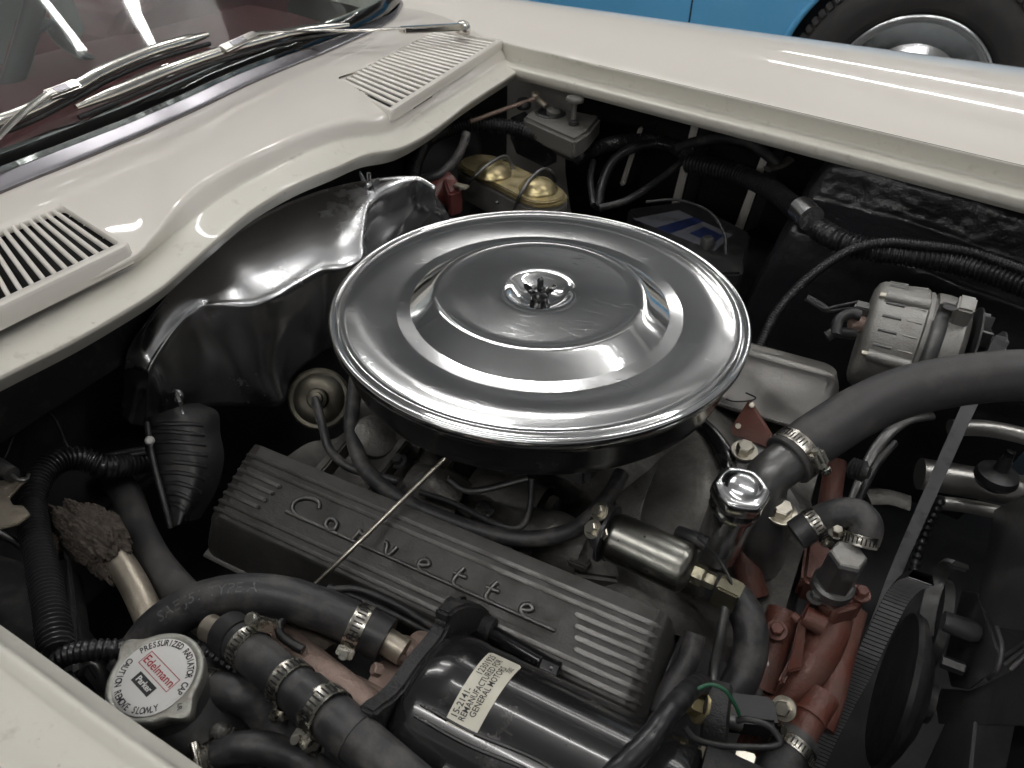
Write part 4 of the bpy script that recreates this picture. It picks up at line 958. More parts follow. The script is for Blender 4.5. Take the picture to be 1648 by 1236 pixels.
tube('control_arm', [P(1480, 762, -.27), P(1560, 775, -.27), P(1640, 790, -.27), P(1720, 805, -.27)], .019, 'castbright', ub, seg=24)
tube('control_arm', [P(1500, 808, -.27), P(1560, 815, -.27), P(1640, 832, -.27)], .008, 'castbright', ub, seg=18)
bj = P(1605, 765, -.225)
lathe('stud_cup', [(.0003, -.010), (.020, -.010), (.023, -.004), (.021, .004), (.010, .008), (.008, .010), (.007, .022), (.006, .024), (.005, .030), (.0003, .031)], bj, V(0, 0, 1), 'blackplast', ub, seg=40)
lathe('stud', [(.0048, .030), (.0048, .037), (.0003, .038)], bj, V(0, 0, 1), 'blackgloss', ub, seg=20)
lw = thing('loom_below_belt', 'dark spiral-wrapped cable hanging beside the V-belt at the right', 'cable', P(1490, 880, -.2)); 
loom('spiral_wrap', [PX(1515, 800, .41), PX(1492, 850, .41), PX(1474, 900, .41), PX(1466, 940, .41)], .006, 'loom', lw, pitch=.009, amp=.3)

# ================================================================ air-conditioning compressor
cp_ = thing('compressor', 'black enamelled compressor cylinder with a white paper label, at the bottom centre', 'compressor', V(.16, -.33, -.19))
XA = V(1, .0, 0); cc = V(.083, -.3310, -.124); CR = .0600
def cy(a, r, x): return cc+V(x, -r*math.sin(a), r*math.cos(a))       # a: turned from straight up towards the camera
lathe('cylinder', [(.050, -.012), (CR-.004, -.010), (CR-.001, -.004), (CR, .002), (CR, .014), (CR-.0008, .016), (CR-.0008, .150), (CR-.001, .158), (CR-.004, .164), (.045, .168), (.0003, .168)], cc, XA, 'blackgloss', cp_, seg=128, auto=50)
# seams pressed along the shell
for a0 in (.30, .42):
    tube('shell_seam', [cy(a0+.03*math.sin(x*60), CR-.0006, x) for x in (.004, .04, .08, .12, .15)], .0013, 'blackgloss', cp_, seg=8)
# end plate / bracket at plane x = .07
PXP = .071
def pp(px, py, x=PXP): return PX(px, py, x)
outl = [(738, 978), (757, 972), (778, 975), (797, 990), (801, 1004), (790, 1012), (770, 1018), (752, 1026), (732, 1042), (712, 1066), (695, 1096), (684, 1122), (674, 1150), (660, 1168), (648, 1182), (630, 1190), (618, 1182), (602, 1168), (603, 1150), (618, 1136), (634, 1126), (650, 1110), (664, 1090), (676, 1072), (692, 1052), (706, 1036), (716, 1022), (722, 1008), (724, 990)]
plt = prism('end_bracket', [pp(*q) for q in outl], V(-.012, 0, 0), 'castiron', cp_, .0022, segs=3)
# rear head: cast ports behind the plate
hx_ = PXP-.012
def hp_(px, py, x): return PX(px, py, x)
tube('cast_port', [hp_(690, 1092, hx_), hp_(655, 1062, hx_-.020), hp_(640, 1050, hx_-.030)], lambda s, i: .0170-.10*s, 'pinkalu', cp_, seg=28)
tube('cast_port', [hp_(706, 1058, hx_), hp_(672, 1048, hx_-.02)], .015, 'pinkalu', cp_, seg=24)
tube('cast_port', [hp_(660, 1130, hx_), hp_(628, 1110, hx_-.018), hp_(604, 1100, hx_-.030)], .0165, 'pinkalu', cp_, seg=28)
tube('cast_port', [hp_(630, 1160, hx_), hp_(585, 1135, hx_-.024), hp_(562, 1122, hx_-.040)], .0150, 'pinkalu', cp_, seg=28)
for q in ((612, 1080), (648, 1060), (620, 1118)): bolt(hp_(q[0], q[1], hx_-.016), V(-.6, -.4, .6), .0045, .006, 'pinkalu', cp_, washer=False)
bolt(hp_(738, 985, hx_-.002), V(-1, 0, 0), .008, .010, 'castiron', cp_)
bolt(hp_(697, 1150, PXP), V(1, 0, 0), .001, .001, 'castiron', cp_, washer=False)
bolt(hp_(608, 1162, hx_-.002), V(-1, 0, 0), .008, .010, 'castiron', cp_)
# tie rods
tube('tie_rod', [pp(776, 1010), P(800, 1024, pp(776, 1010).z+.003), P(893, 1078, pp(776, 1010).z+.008)], .0064, 'blackgloss', cp_, seg=20)
lathe('rod_nut', [(.0095, -.002), (.0095, .008), (.006, .009)], pp(776, 1008)+V(.001, 0, 0), XA, 'castiron', cp_, seg=24)
rb0 = P(893, 1078, pp(776, 1010).z+.008); lathe('rod_head', [(.0058, -.012), (.0068, -.010), (.0068, .003), (.005, .004)], rb0, XA, 'blackgloss', cp_, seg=6, auto=20)
tube('tie_rod', [pp(650, 1170), P(690, 1200, pp(650, 1170).z), P(780, 1262, pp(650, 1170).z)], .0062, 'blackgloss', cp_, seg=20)
# paper label wrapped on the shell
def ahit(px, py, r=CR+.0002):
    d = ray(px, py); o_ = CAM-cc; A_ = d.y**2+d.z**2; B_ = 2*(o_.y*d.y+o_.z*d.z); C_ = o_.y**2+o_.z**2-r*r
    t_ = (-B_-math.sqrt(max(0, B_*B_-4*A_*C_)))/(2*A_); p = CAM+d*t_; q = p-cc
    return math.atan2(-q.y, q.z), q.x
q00, q01, q10, q11 = ahit(789, 1049), ahit(841, 1073), ahit(715, 1162), ahit(765, 1186)
def lab(u, v, h=0.0):            # u across (left-right), v down (towards the camera)
    a = (q00[0]*(1-u)+q01[0]*u)*(1-v)+(q10[0]*(1-u)+q11[0]*u)*v; x = (q00[1]*(1-u)+q01[1]*u)*(1-v)+(q10[1]*(1-u)+q11[1]*u)*v
    return cy(a, CR+.00025+h, x)
vs = []; fs = []; n_ = 24
ring = []
for (cu, cv, a0) in ((.92, .95, 0), (.08, .95, 90), (.08, .05, 180), (.92, .05, 270)):
    for k in range(6): an = R(a0+18*k); ring.append((cu+.08*math.cos(an), cv+.05*math.sin(an)))
bm = bmesh.new()
for j in range(n_+1):
    v = j/n_; ins = 0
    e = .08*(1-math.sqrt(max(0, 1-((.05-min(v, 1-v, .05))/.05)**2)))
    vs += [lab(e, v), lab(.33, v), lab(.66, v), lab(1-e, v)]
fs = [(j*4+k, j*4+k+1, j*4+5+k, j*4+4+k) for j in range(n_) for k in range(3)]
lb = mk('paper_label', vs, fs, 'paper', cp_)
def curved_text(s, size, u, v, m='inkblack', ext=.9):
    """flat print bent onto the label; the line runs up the label (v falling), letters' tops to the left"""
    cu = bpy.data.curves.new('t', 'FONT'); cu.body = s; cu.size = 1; cu.align_x = 'LEFT'; cu.resolution_u = 2; cu.offset = .012
    o = bpy.data.objects.new('t', cu); COL.objects.link(o); bpy.context.view_layer.update()
    me = bpy.data.meshes.new_from_object(o.evaluated_get(bpy.context.evaluated_depsgraph_get())); bpy.data.objects.remove(o); me.materials.clear()
    H_ = (lab(.5, 1)-lab(.5, 0)).length; W2 = (lab(1, .5)-lab(0, .5)).length
    vs = []; wx_ = max(v_.co.x for v_ in me.vertices); fit = ext/wx_
    for vt in me.vertices:
        b = vt.co.y*size
        vs.append(lab(u-b/W2, v-vt.co.x*fit, .00018))
    fs = [tuple(p.vertices) for p in me.polygons]
    return mk('label_print', vs, fs, m, lb, smooth=False)
curved_text('15-2141-', .0062, .27, .93, ext=.32); curved_text('12301925', .0060, .27, .43, ext=.36)
curved_text('REMANUFACTURED FOR', .0058, .50, .93, ext=.84); curved_text('GENERAL MOTORS', .0058, .73, .86, ext=.68); curved_text('7582', .0046, .90, .24, ext=.10)
# right end: clutch side, rubber bush and plate
tube('clutch_housing', [cc+V(.166, 0, 0), cc+V(.19, 0, 0), cc+V(.23, 0, 0)], .062, 'castiron', cp_, seg=48)
pb = thing('compressor_mount', 'rough black mount with a brass-coloured bolt at the right end of the compressor', 'mount', P(1140, 1160, -.1))
ax2 = V(1, .15, .15)
lathe('rubber_bush', [(.018, -.008), (.021, -.006), (.021, .007), (.018, .009), (.0003, .009)], P(1152, 1150, -.108), ax2, 'castiron', pb, seg=40)
bolt(P(1128, 1138, -.098), V(-1, -.35, .5), .0072, .008, 'brass', pb)
prism('steel_plate', [P(1163, 1128, -.10), P(1176, 1134, -.10), P(1158, 1190, -.105), P(1118, 1250, -.11), P(1100, 1250, -.11), P(1140, 1180, -.105)], V(.003, .002, -.003), 'tubealu', pb, .0008)
tube('threaded_stud', [P(1170, 1160, -.112), P(1192, 1166, -.114)], lambda s, i: .0045, 'greysteel', pb, seg=14)
box('mount_block', P(1205, 1150, -.135), V(.016, .006, 0), V(-.004, .010, 0), V(0, 0, .010), 'inkblack', pb, .003)
box('zinc_clip', P(1198, 1222, -.13), V(.006, .001, 0), V(0, .004, 0), V(0, 0, .004), 'zinc', pb, .001)
def wires(name, lab_, pts, r, m='blackplast', seg=8): return hose(name, lab_, 'wire', pts, r, m, seg=seg)
wires('ground_wire', 'green wire arching over the rough black mount of the compressor', [P(1085, 1140, -.07), P(1110, 1118, -.065), P(1140, 1102, -.062), P(1165, 1110, -.065), P(1182, 1132, -.075), P(1192, 1156, -.09)], .0013, 'green')
wires('clutch_wire', 'black wire looping out right of the compressor mount', [P(1102, 1170, -.075), P(1120, 1190, -.08), P(1160, 1200, -.085), P(1215, 1203, -.09), P(1250, 1200, -.09), P(1254, 1188, -.088), P(1236, 1168, -.085), P(1205, 1158, -.085), P(1186, 1160, -.09)], .0021)
tb_ = tag(loom('taped_loom', [P(950, 1280, -.05), P(1000, 1236, -.045), P(1040, 1195, -.042), P(1070, 1155, -.045), P(1093, 1128, -.055), P(1112, 1108, -.07), P(1130, 1100, -.09)], .0068, 'loom', pitch=.012, amp=.05), 'shiny black taped wiring rising across the compressor at the lower edge', 'wiring loom')

# ================================================================ hoses of the near side
h1 = thing('air_conditioning_hose', 'thick black hose with faded lettering arching over towards the compressor', 'hose', P(420, 950, -.1))
p1_ = [P(205, 1085, -.125), P(228, 1045, -.115), P(262, 1005, -.100), P(318, 972, -.088), P(385, 958, -.082), P(455, 962, -.082), P(520, 982, -.088), P(575, 1006, -.096), P(605, 1022, -.100)]
tube('hose_body', p1_, .0150, 'rubber', h1, seg=36, n=14)
clamp(h1, P(577, 1007, -.0963), p1_[-1]-p1_[-3], .0155, .011, turn=2.15)
tube('hose_ferrule', [P(596, 1017, -.099), P(622, 1031, -.102)], .0158, 'blackplast', h1, seg=30)
tube('metal_neck', [P(615, 1028, -.102), P(650, 1050, -.106)], .0095, 'tubealu', h1, seg=24)
# faded print on the hose
def hose_print(s, pts, r, s0, size, par):
    pl, L_ = resample(cr_spline(pts, 14), .002)
    cu = bpy.data.curves.new('t', 'FONT'); cu.body = s; cu.size = size; cu.resolution_u = 2
    o = bpy.data.objects.new('t', cu); COL.objects.link(o); bpy.context.view_layer.update()
    me = bpy.data.meshes.new_from_object(o.evaluated_get(bpy.context.evaluated_depsgraph_get())); bpy.data.objects.remove(o); me.materials.clear()
    vs = []
    for vt in me.vertices:
        s_ = s0+vt.co.x; i = max(1, min(len(pl)-2, int(s_/.002))); f = s_/.002-i
        p = pl[i].lerp(pl[i+1], f); t_ = (pl[i+1]-pl[i-1]).normalized(); n_ = (CAM-p); n_ = (n_-t_*n_.dot(t_)).normalized(); b_ = n_.cross(t_)
        if b_.z < 0 and False: b_ = -b_
        a = (vt.co.y+.002)/r
        vs.append(p+(n_*math.cos(a)+b_*math.sin(a))*(r+.0002))
    return mk('hose_print', vs, [tuple(p.vertices) for p in me.polygons], 'hoseprint', par, smooth=False)
hose_print('SAE J51 TYPE A', p1_, .0150, .050, .0105, h1)
h2 = thing('air_conditioning_hose', 'black hose with three clamps running from a metal stub down off the bottom edge', 'hose', P(480, 1110, -.08))
p2_ = [P(372, 1022, -.080), P(408, 1052, -.075), P(450, 1086, -.070), P(500, 1128, -.068), P(548, 1166, -.068), P(600, 1210, -.070), P(680, 1280, -.075)]
tube('hose_body', p2_, lambda s, i: .0137-.0006*(math.exp(-((s-.052)/.006)**2)+math.exp(-((s-.088)/.006)**2)), 'rubber', h2, seg=34, n=12)
tube('metal_stub', [P(336, 1010, -.086), P(352, 1018, -.084), P(392, 1040, -.078)], .0093, 'tubealu', h2, seg=28)
tube('hose_sleeve', [P(366, 1018, -.081), P(386, 1032, -.078)], .0150, 'blackplast', h2, seg=28)
tube('hose_sleeve', [P(490, 1118, -.068), P(512, 1137, -.068)], .0150, 'blackplast', h2, seg=28)
tube('hose_sleeve', [P(536, 1156, -.068), P(574, 1188, -.069)], .0148, 'rubber', h2, seg=28)
dd = p2_[2]-p2_[1]
clamp(h2, P(402, 1045, -.076), dd, .0141, .010, turn=.25+math.pi*1.62)
clamp(h2, P(468, 1101, -.069), dd, .0141, .010, turn=2.6)
clamp(h2, P(524, 1146, -.068), dd, .0152, .012, turn=1.95)
hs3 = thing('overflow_hose', 'smaller black hose leaving the radiator cap neck to the right under the clamped hose', 'hose', P(380, 1120, -.1))
p3_ = [P(325, 1108, -.088), P(352, 1112, -.087), P(385, 1118, -.088), P(415, 1135, -.095), P(440, 1165, -.105), P(465, 1200, -.115), P(500, 1225, -.13)]
tube('hose_body', p3_, .0118, 'rubber', hs3, seg=28)
clamp(hs3, P(336, 1110, -.0875), p3_[1]-p3_[0], .0122, .0085, turn=2.75)
hs4 = thing('overflow_hose', 'lowest black hose curving right from beneath the radiator cap at the bottom edge', 'hose', P(400, 1200, -.1))
p4_ = [P(335, 1222, -.105), P(352, 1214, -.10), P(385, 1204, -.095), P(425, 1204, -.095), P(470, 1218, -.10), P(510, 1242, -.105), P(560, 1290, -.12)]
tube('hose_body', p4_, .0098, 'rubber', hs4, seg=26)
clamp(hs4, P(348, 1216, -.101), p4_[1]-p4_[0], .0102, .008, turn=.5)
hose('suction_hose', 'smooth grey-black hose descending between the crumbling foam and the valve cover', 'hose', [P(175, 760, -.20), P(205, 800, -.19), P(222, 850, -.18), P(250, 905, -.165), P(295, 960, -.15), P(350, 1010, -.145)], .0145, 'bighose', seg=28)
at = thing('aluminium_line', 'bare aluminium line bending down out of the crumbling brown foam', 'pipe', P(225, 950, -.15))
tube('line_body', [P(160, 878, -.135), P(190, 902, -.135), P(212, 935, -.138), P(232, 975, -.142), P(250, 1020, -.148), P(262, 1060, -.155)], .0112, 'tubealu', at, seg=28)
# long rusty line running behind the clamped hose to the compressor
hose('pressure_line', 'rusty pale pipe running behind the clamped hose up to the compressor ports', 'pipe', [P(395, 1005, -.115), P(450, 1030, -.113), P(510, 1078, -.110), P(570, 1125, -.108), P(620, 1160, -.108)], .0125, 'pinkalu', seg=26)
tube_ = hose('dirt_caked_line', 'dirt-caked brown hose under the lettered hose', 'hose', [P(400, 1000, -.12), P(440, 1008, -.118), P(490, 1030, -.118), P(525, 1062, -.12)], .014, 'foam', seg=22)
wires('black_cable', 'thin black cable tucked between the lettered hose and the near valve cover', [P(540, 948, -.13), P(580, 950, -.13), P(640, 975, -.13), P(690, 1005, -.13), P(730, 1025, -.13)], .003)
wires('black_cable', 'lower of the thin cables between the lettered hose and the near valve cover', [P(528, 945, -.133), P(575, 962, -.135), P(640, 992, -.135), P(700, 1022, -.135)], .0028)
wires('sensor_cable', 'short black cable hooked down beside the first clamp of the clamped hose', [P(462, 990, -.085), P(450, 1005, -.088), P(452, 1022, -.09), P(470, 1036, -.092), P(488, 1046, -.093)], .0032)
# crumbling foam sleeve
fo = thing('foam_insulation', 'crumbling dirty brown foam sleeve around the aluminium line', 'foam sleeve', P(150, 865, -.13))
bm = bmesh.new(); bmesh.ops.create_icosphere(bm, subdivisions=6, radius=1)
fc_ = P(150, 866, -.132)
e1 = (P(200, 900, -.134)-P(95, 840, -.130)); e2 = P(165, 828, -.128)-P(140, 905, -.136)
for v in bm.verts:
    d = v.co.copy(); r = 1+.28*noise.noise(d*1.7)+.16*noise.noise(d*4.5)+.07*noise.noise(d*11)+.05*noise.noise(d*24)
    r += .04*noise.noise(d*45)+.03*abs(noise.noise(d*80))
    v.co = (e1*.60*d.x+e2*.52*d.y*(1+.3*d.x)+V(0, 0, .020)*d.z)*r
me = bpy.data.meshes.new('foam_lump'); bm.to_mesh(me); bm.free(); o = link('foam_lump', me, 'foam', fo, auto=0); o.location = fc_-fo.location
for cx_, cy_, s_ in ((90, 878, .011), (84, 850, .008)):
    bm = bmesh.new(); bmesh.ops.create_icosphere(bm, subdivisions=5, radius=s_)
    for v in bm.verts: v.co *= 1+.35*noise.noise(v.co*90)+.15*noise.noise(v.co*300)
    me = bpy.data.meshes.new('foam_crumb'); bm.to_mesh(me); bm.free(); o = link('foam_crumb', me, 'foam', fo, auto=0); o.location = P(cx_, cy_, -.137)-fo.location

# ================================================================ radiator cap and its tank
rc = thing('radiator_cap', 'round pressure cap with printed white disc, two ears and worn metal rim', 'radiator cap', P(250, 1092, -.075))
cn = V(.00, -.10, 1).normalized(); c0 = P(249, 1089, -.052)
# frame in the cap's plane matching the lettering's direction
xd = (P(280, 1098, -.052)-P(234, 1050, -.052)); xd = (xd-cn*xd.dot(cn)).normalized(); yd = cn.cross(xd)
CRR = .0268
vs = []; fs = []; NS = 120
def capr(a):
    ea = 0
    for a0 in (R(168), R(-12)):
        pass
    for a0 in EARS:
        d = math.atan2(math.sin(a-a0), math.cos(a-a0)); ea = max(ea, math.exp(-(d/.21)**2))
    return ea
EARS = (R(137), R(-43))
def inplane(px, py): q = P(px, py, -.052)-c0; return math.atan2(q.dot(yd), q.dot(xd))
EARS = (inplane(203, 1036), inplane(292, 1140))
prof_ = [(.0262, -.012, .2), (.0276, -.010, .8), (.0283, -.004, 1), (.0283, -.0010, 1), (.0276, .0004, 1), (.0262, .0007, .9), (.0248, .0004, .4), (.0243, -.0002, 0), (.0003, -.0002, 0)]
for r, h, e in prof_:
    for k in range(NS):
        a = 2*math.pi*k/NS; rr = r+.0080*capr(a)*e; vs.append(c0+cn*(h-.0008*capr(a)*e)+(xd*math.cos(a)+yd*math.sin(a))*rr)
for i in range(len(prof_)-1):
    for k in range(NS): fs.append((i*NS+k, i*NS+(k+1) % NS, (i+1)*NS+(k+1) % NS, (i+1)*NS+k))
mk('cap_shell', vs, fs, 'capmetal', rc, auto=55)
disc = lathe('printed_disc', [(.0238, -.0002), (.0238, .0005), (.0234, .0007), (.0003, .0007)], c0, cn, 'white', rc, seg=80)
PR = cn*.0009
def flat(s, size, dx, dy, m, par=disc, rot=0, ext=.00004, bold=0, shear=0, sx=1):
    u = xd*math.cos(rot)+yd*math.sin(rot); return text('print', s, size, c0+PR+xd*dx+yd*dy, u, cn.cross(u), m, par, ext=ext, bold=bold, shear=shear)
def arc_text(s, r, a_mid, size, inner, step):
    """letters set round the disc; inner=False: tops point outwards, True: tops point to the centre"""
    n = len(s)
    for i, ch_ in enumerate(s):
        if ch_ == ' ': continue
        k = (i-(n-1)/2)*step
        a = a_mid+(k if inner else -k); d = xd*math.cos(a)+yd*math.sin(a); tn = cn.cross(d)
        u = tn if inner else -tn
        text('print', ch_, size, c0+PR+d*r, u, cn.cross(u), 'inkblack', disc, ext=.00004, bold=.0001, cond=.72)
aT = inplane(300, 1065); arc_text('PRESSURIZED RADIATOR CAP', .0208, inplane(287, 1060), .0056, False, .120)
arc_text('CAUTION REMOVE SLOWLY', .0212, inplane(204, 1112), .0048, False, .0)if False else None
# lower arc reads the other way, tops towards the centre
arc_text('CAUTION REMOVE SLOWLY', .0208, inplane(202, 1118), .0056, True, .122)
flat('Edelmann', .0073, -.0004, .0034, 'inkred', bold=.00008)
for dx, dy, w2, h2 in ((-.0004, .0080, .0150, .00022), (-.0004, -.0010, .0150, .00022), (-.0152, .0035, .00022, .0045), (.0144, .0035, .00022, .0045)):
    box('frame_line', c0+PR+xd*dx+yd*dy, xd*w2, yd*h2, cn*.00004, 'inkred', disc, 0)
box('logo_block', c0+PR+xd*-.0006+yd*-.0066, xd*.0085, yd*.0034, cn*.00004, 'inkblack', disc, 0)
text('print', 'Parker', .0050, c0+PR+cn*.00012+xd*-.0004+yd*-.0066, xd, yd, 'white', disc, ext=.00004, bold=.00012)
text('stamp', 'LR', .0038, c0+cn*.0006+(P(290, 1138, -.052)-c0)*.99, xd*.8-yd*.6, cn.cross(xd*.8-yd*.6), 'inkblack', rc, ext=.0001)
tk = thing('filler_tank', 'small dusty metal neck and tank under the radiator cap', 'tank', P(260, 1130, -.12))
lathe('tank_neck', [(.040, -.060), (.033, -.040), (.0245, -.028), (.0245, -.014), (.0265, -.012)], c0, cn, 'greysteel', tk, seg=56)
tube('outlet', [P(300, 1105, -.09), P(330, 1109, -.088)], .0105, 'tubealu', tk, seg=24)
tube('outlet', [P(305, 1232, -.11), P(340, 1219, -.103)], .0088, 'pinkalu', tk, seg=24)
prism('tank_strap', [P(330, 1100, -.12), P(375, 1140, -.125), P(392, 1190, -.13), P(350, 1215, -.13), P(310, 1180, -.13)], V(0, .004, -.02), 'greysteel', tk, .003)
tube('drain_knob', [P(345, 1176, -.095), P(360, 1180, -.092), P(372, 1186, -.094)], lambda s, i: .0045+.0012*math.sin(i*2), 'intake', tk, seg=14)
# small bent clip below the corrugated loom
hose('wire_clip', 'small bent steel clip between the loom and the radiator cap', 'clip', [P(130, 1085, -.10), P(138, 1070, -.09), P(152, 1068, -.088), P(162, 1085, -.095), P(166, 1110, -.11)], .0018, 'greysteel', seg=8)

# ================================================================ near left corner
l1 = [P(300, 735, -.19), P(250, 742, -.17), P(205, 748, -.155), P(165, 750, -.14), P(130, 738, -.128), P(96, 742, -.12), (P(66, 765, -.115)), P(52, 805, -.112), P(55, 850, -.108), P(66, 900, -.102), P(75, 950, -.095), P(84, 1000, -.088), P(92, 1050, -.085)]
tag(loom('corrugated_loom', l1, .0115, 'loom', pitch=.0046, amp=.20), 'shiny corrugated black loom curling down the left edge to the fender', 'wiring loom')
for k, q in enumerate(((72, 905), (80, 965), (90, 1030))):
    pass
tag(loom('corrugated_loom', [P(88, 1066, -.088), P(112, 1053, -.084), P(150, 1046, -.082), P(192, 1045, -.086), P(215, 1050, -.10)], .0070, 'loom', pitch=.0040, amp=.18), 'thinner corrugated loom running from the fender to behind the radiator cap', 'wiring loom')
tag(loom('corrugated_loom', [P(305, 1052, -.10), P(335, 1052, -.095), P(370, 1075, -.10), P(405, 1090, -.11)], .0085, 'loom', pitch=.0040, amp=.18), 'short corrugated loom stub emerging right of the radiator cap', 'wiring loom')
br = thing('spring_bracket', 'grey steel bracket with a dark notch and a hooked rod at the left edge', 'bracket', P(20, 810, -.08))
zz = -.075
prism('bracket_plate', [P(-40, 800, zz), P(0, 772, zz), P(48, 766, zz), P(34, 778, zz), P(14, 800, zz), P(20, 812, zz), P(36, 812, zz), P(48, 826, zz), P(28, 842, zz), P(-40, 860, zz)], V(0, 0, -.003), 'tubealu', br, .0008)
tube('hooked_rod', [P(-40, 728, -.065), P(-5, 748, -.065), P(20, 764, -.066)], .0062, 'rubber', br, seg=16)
tube('hook', [P(18, 763, -.066), P(30, 772, -.066), P(42, 772, -.068), P(46, 764, -.07)], .0016, 'greysteel', br, seg=8)
bxx = thing('junction_box', 'dark plastic box below the steel bracket in the lower left', 'box', P(50, 940, -.16))
prism('box_shell', [P(-60, 872, -.12), P(50, 905, -.12), P(118, 975, -.12), P(125, 1080, -.12), P(60, 1120, -.12), P(-60, 1040, -.12)], V(-.004, .006, -.10), 'blackplast', bxx, .004)
prism('box_strut', [P(100, 880, -.13), P(112, 900, -.13), P(132, 1060, -.13), P(118, 1075, -.13)], V(.002, 0, -.03), 'blackplast', bxx, .002)
tube('box_edge', [P(-30, 842, -.10), P(20, 870, -.115), P(48, 890, -.12)], .003, 'greysteel', bxx, seg=8)
wires('thin_cable', 'thin dark cable arching up against the black panel at the left edge', [P(-20, 790, -.13), P(8, 735, -.12), P(32, 680, -.11), P(62, 656, -.105), P(88, 675, -.11), P(105, 712, -.12), P(118, 732, -.13)], .0014)
for k, dz in enumerate((0, .012)):
    wires('flat_cable', ('upper' if k else 'lower')+' of the dark cables lying behind the corrugated loom at left', [P(150, 755-14*k, -.16+dz), P(190, 738-8*k, -.15), P(235, 728-6*k, -.15)], .003)
# ribbed rubber boot below the shield's end
bt = thing('ribbed_boot', 'ribbed black rubber boot hanging below the left end of the stainless shield', 'boot', P(290, 750, -.18))
LB = [(238, 672), (240, 700), (248, 740), (256, 780), (264, 815), (272, 850)]
RB = [(300, 650), (330, 665), (334, 700), (340, 740), (328, 790), (300, 840)]
rws = []
for i in range(6):
    a = P(LB[i][0], LB[i][1], -.135-.012*i); b = P(RB[i][0], RB[i][1], -.135-.012*i)
    rws.append([a+V(-.01, .01, -.01), a, a.lerp(b, .3)+(CAM-a).normalized()*.010, a.lerp(b, .65)+(CAM-a).normalized()*.012, b, b+V(.0, .015, -.01)])
grid('boot_skin', rws, 'blackplast', bt, sub=5)
def bq(u, v):
    i = min(4, int(v*5)); f = v*5-i; r0 = rws[i]; r1 = rws[i+1]
    a = r0[1].lerp(r1[1], f); b = r0[4].lerp(r1[4], f); return a.lerp(b, u)+(CAM-a).normalized()*(.0125*math.sin(math.pi*min(1, max(0, u)))+.0003)
for k in range(9):
    v0 = .10+.085*k
    tube('boot_rib', [bq(.08, v0), bq(.35, v0+.05), bq(.65, v0+.13), bq(.93, min(.99, v0+.20))], .0026, 'blackplast', bt, seg=8, flat=.7)
tube('boot_edge', [P(236, 680, -.13), P(246, 740, -.15), P(262, 800, -.17), P(275, 850, -.19)], .0030, 'blackplast', bt, seg=10)
lathe('white_clip', [(.0045, 0), (.0045, .002), (.003, .004)], P(241, 709, -.13), CAM-P(241, 709, -.13), 'white', bt, seg=16)

# ================================================================ far rear corner
mc = thing('brake_master_cylinder', 'brake master cylinder with a gold domed lid and two wire bails', 'master cylinder', P(830, 320, -.14))
zt = -.088
la, lb_ = P(768, 262, zt), P(880, 318, zt)
u = (lb_-la).normalized(); s = V(0, 0, 1).cross(u); hw = .047
poly = [];
for c_, a0 in ((lb_-u*.012, -90), (la+u*.012, 90)):
    for k in range(9): an = R(a0+22.5*k); poly.append(c_+(u*math.cos(an)*.034+s*math.sin(an)*hw*.72))
lid_ = prism('reservoir_lid', poly, V(0, 0, .0045), 'brass', mc, .0018, segs=3)
prism('lid_rim', [p+(p-(la+lb_)/2)*.05+V(0, 0, -.004) for p in poly], V(0, 0, .004), 'brass', mc, .0015)
prism('reservoir_body', [p+(p-(la+lb_)/2)*.06+V(0, 0, -.05) for p in poly], V(0, 0, .045), 'altalu', mc, .004)
for (px, py) in ((793, 279), (866, 304)):
    lathe('lid_dome', [(.0285, -.001), (.028, .002), (.0255, .0035), (.0235, .007), (.0195, .0115), (.0125, .0145), (.006, .0155), (.0003, .0158)], P(px, py, zt+.005), V(0, 0, 1), 'brass', lid_, seg=48, auto=60)
for q in ((800, 327), (812, 258)): lathe('lid_rivet', [(.003, 0), (.003, .002), (.0003, .003)], P(q[0], q[1], zt+.005), V(0, 0, 1), 'blackplast', lid_, seg=12)
for pts in ([(752, 300, -.10), (764, 284, -.075), (790, 262, -.062), (812, 252, -.062), (822, 262, -.075), (826, 280, -.09)], [(826, 340, -.11), (838, 312, -.08), (856, 286, -.066), (876, 272, -.062), (890, 280, -.075), (894, 292, -.09)]):
    tube('wire_bail', [P(*q) for q in pts], .0026, 'greysteel', mc, seg=12)
bo_ = thing('brake_booster', 'dark round brake booster edge behind the gold-lidded master cylinder', 'brake booster', V(-.40, .49, -.13))
lathe('booster_shell', [(.10, -.02), (.112, -.01), (.112, .004), (.100, .012), (.07, .03), (.03, .04), (.0003, .04)], V(-.405, .51, -.15), V(1, 0, 0), 'dark', bo_, seg=64)
rcn = thing('red_connector', 'dull red plastic cap between the shield and the gold lid', 'connector', P(715, 305, -.07))
tube('cap_barrel', [P(690, 322, -.085), P(705, 308, -.078), P(724, 292, -.07)], .020, 'redcap', rcn, seg=28)
prism('cap_block', [P(712, 285, -.055), P(738, 290, -.055), P(744, 306, -.06), P(722, 312, -.06)], V(0, 0, -.035), 'redcap', rcn, .003)
box('cap_tab', P(742, 300, -.055), V(.010, 0, 0), V(0, .006, 0), V(0, 0, .002), 'zinc', rcn, .001)
hose('vacuum_pipe', 'dull grey hose with a pale tip curving down onto the red connector', 'hose', [P(748, 222, -.03), P(742, 240, -.04), P(728, 262, -.05), P(706, 282, -.055), P(680, 288, -.06)], .0065, 'rubber')
tube('pipe_tip', [P(750, 216, -.028), P(745, 234, -.037)], .0068, 'ball', None); tag(bpy.context.scene.objects[-1] if False else [o for o in bpy.data.objects if o.name.startswith('pipe_tip')][0], 'pale worn end piece of the grey hose above the red connector', 'hose end')
wm = thing('wiper_motor', 'grey flat-topped wiper motor housing with a knob on a stem', 'wiper motor', P(900, 200, -.06))
zt = -.035
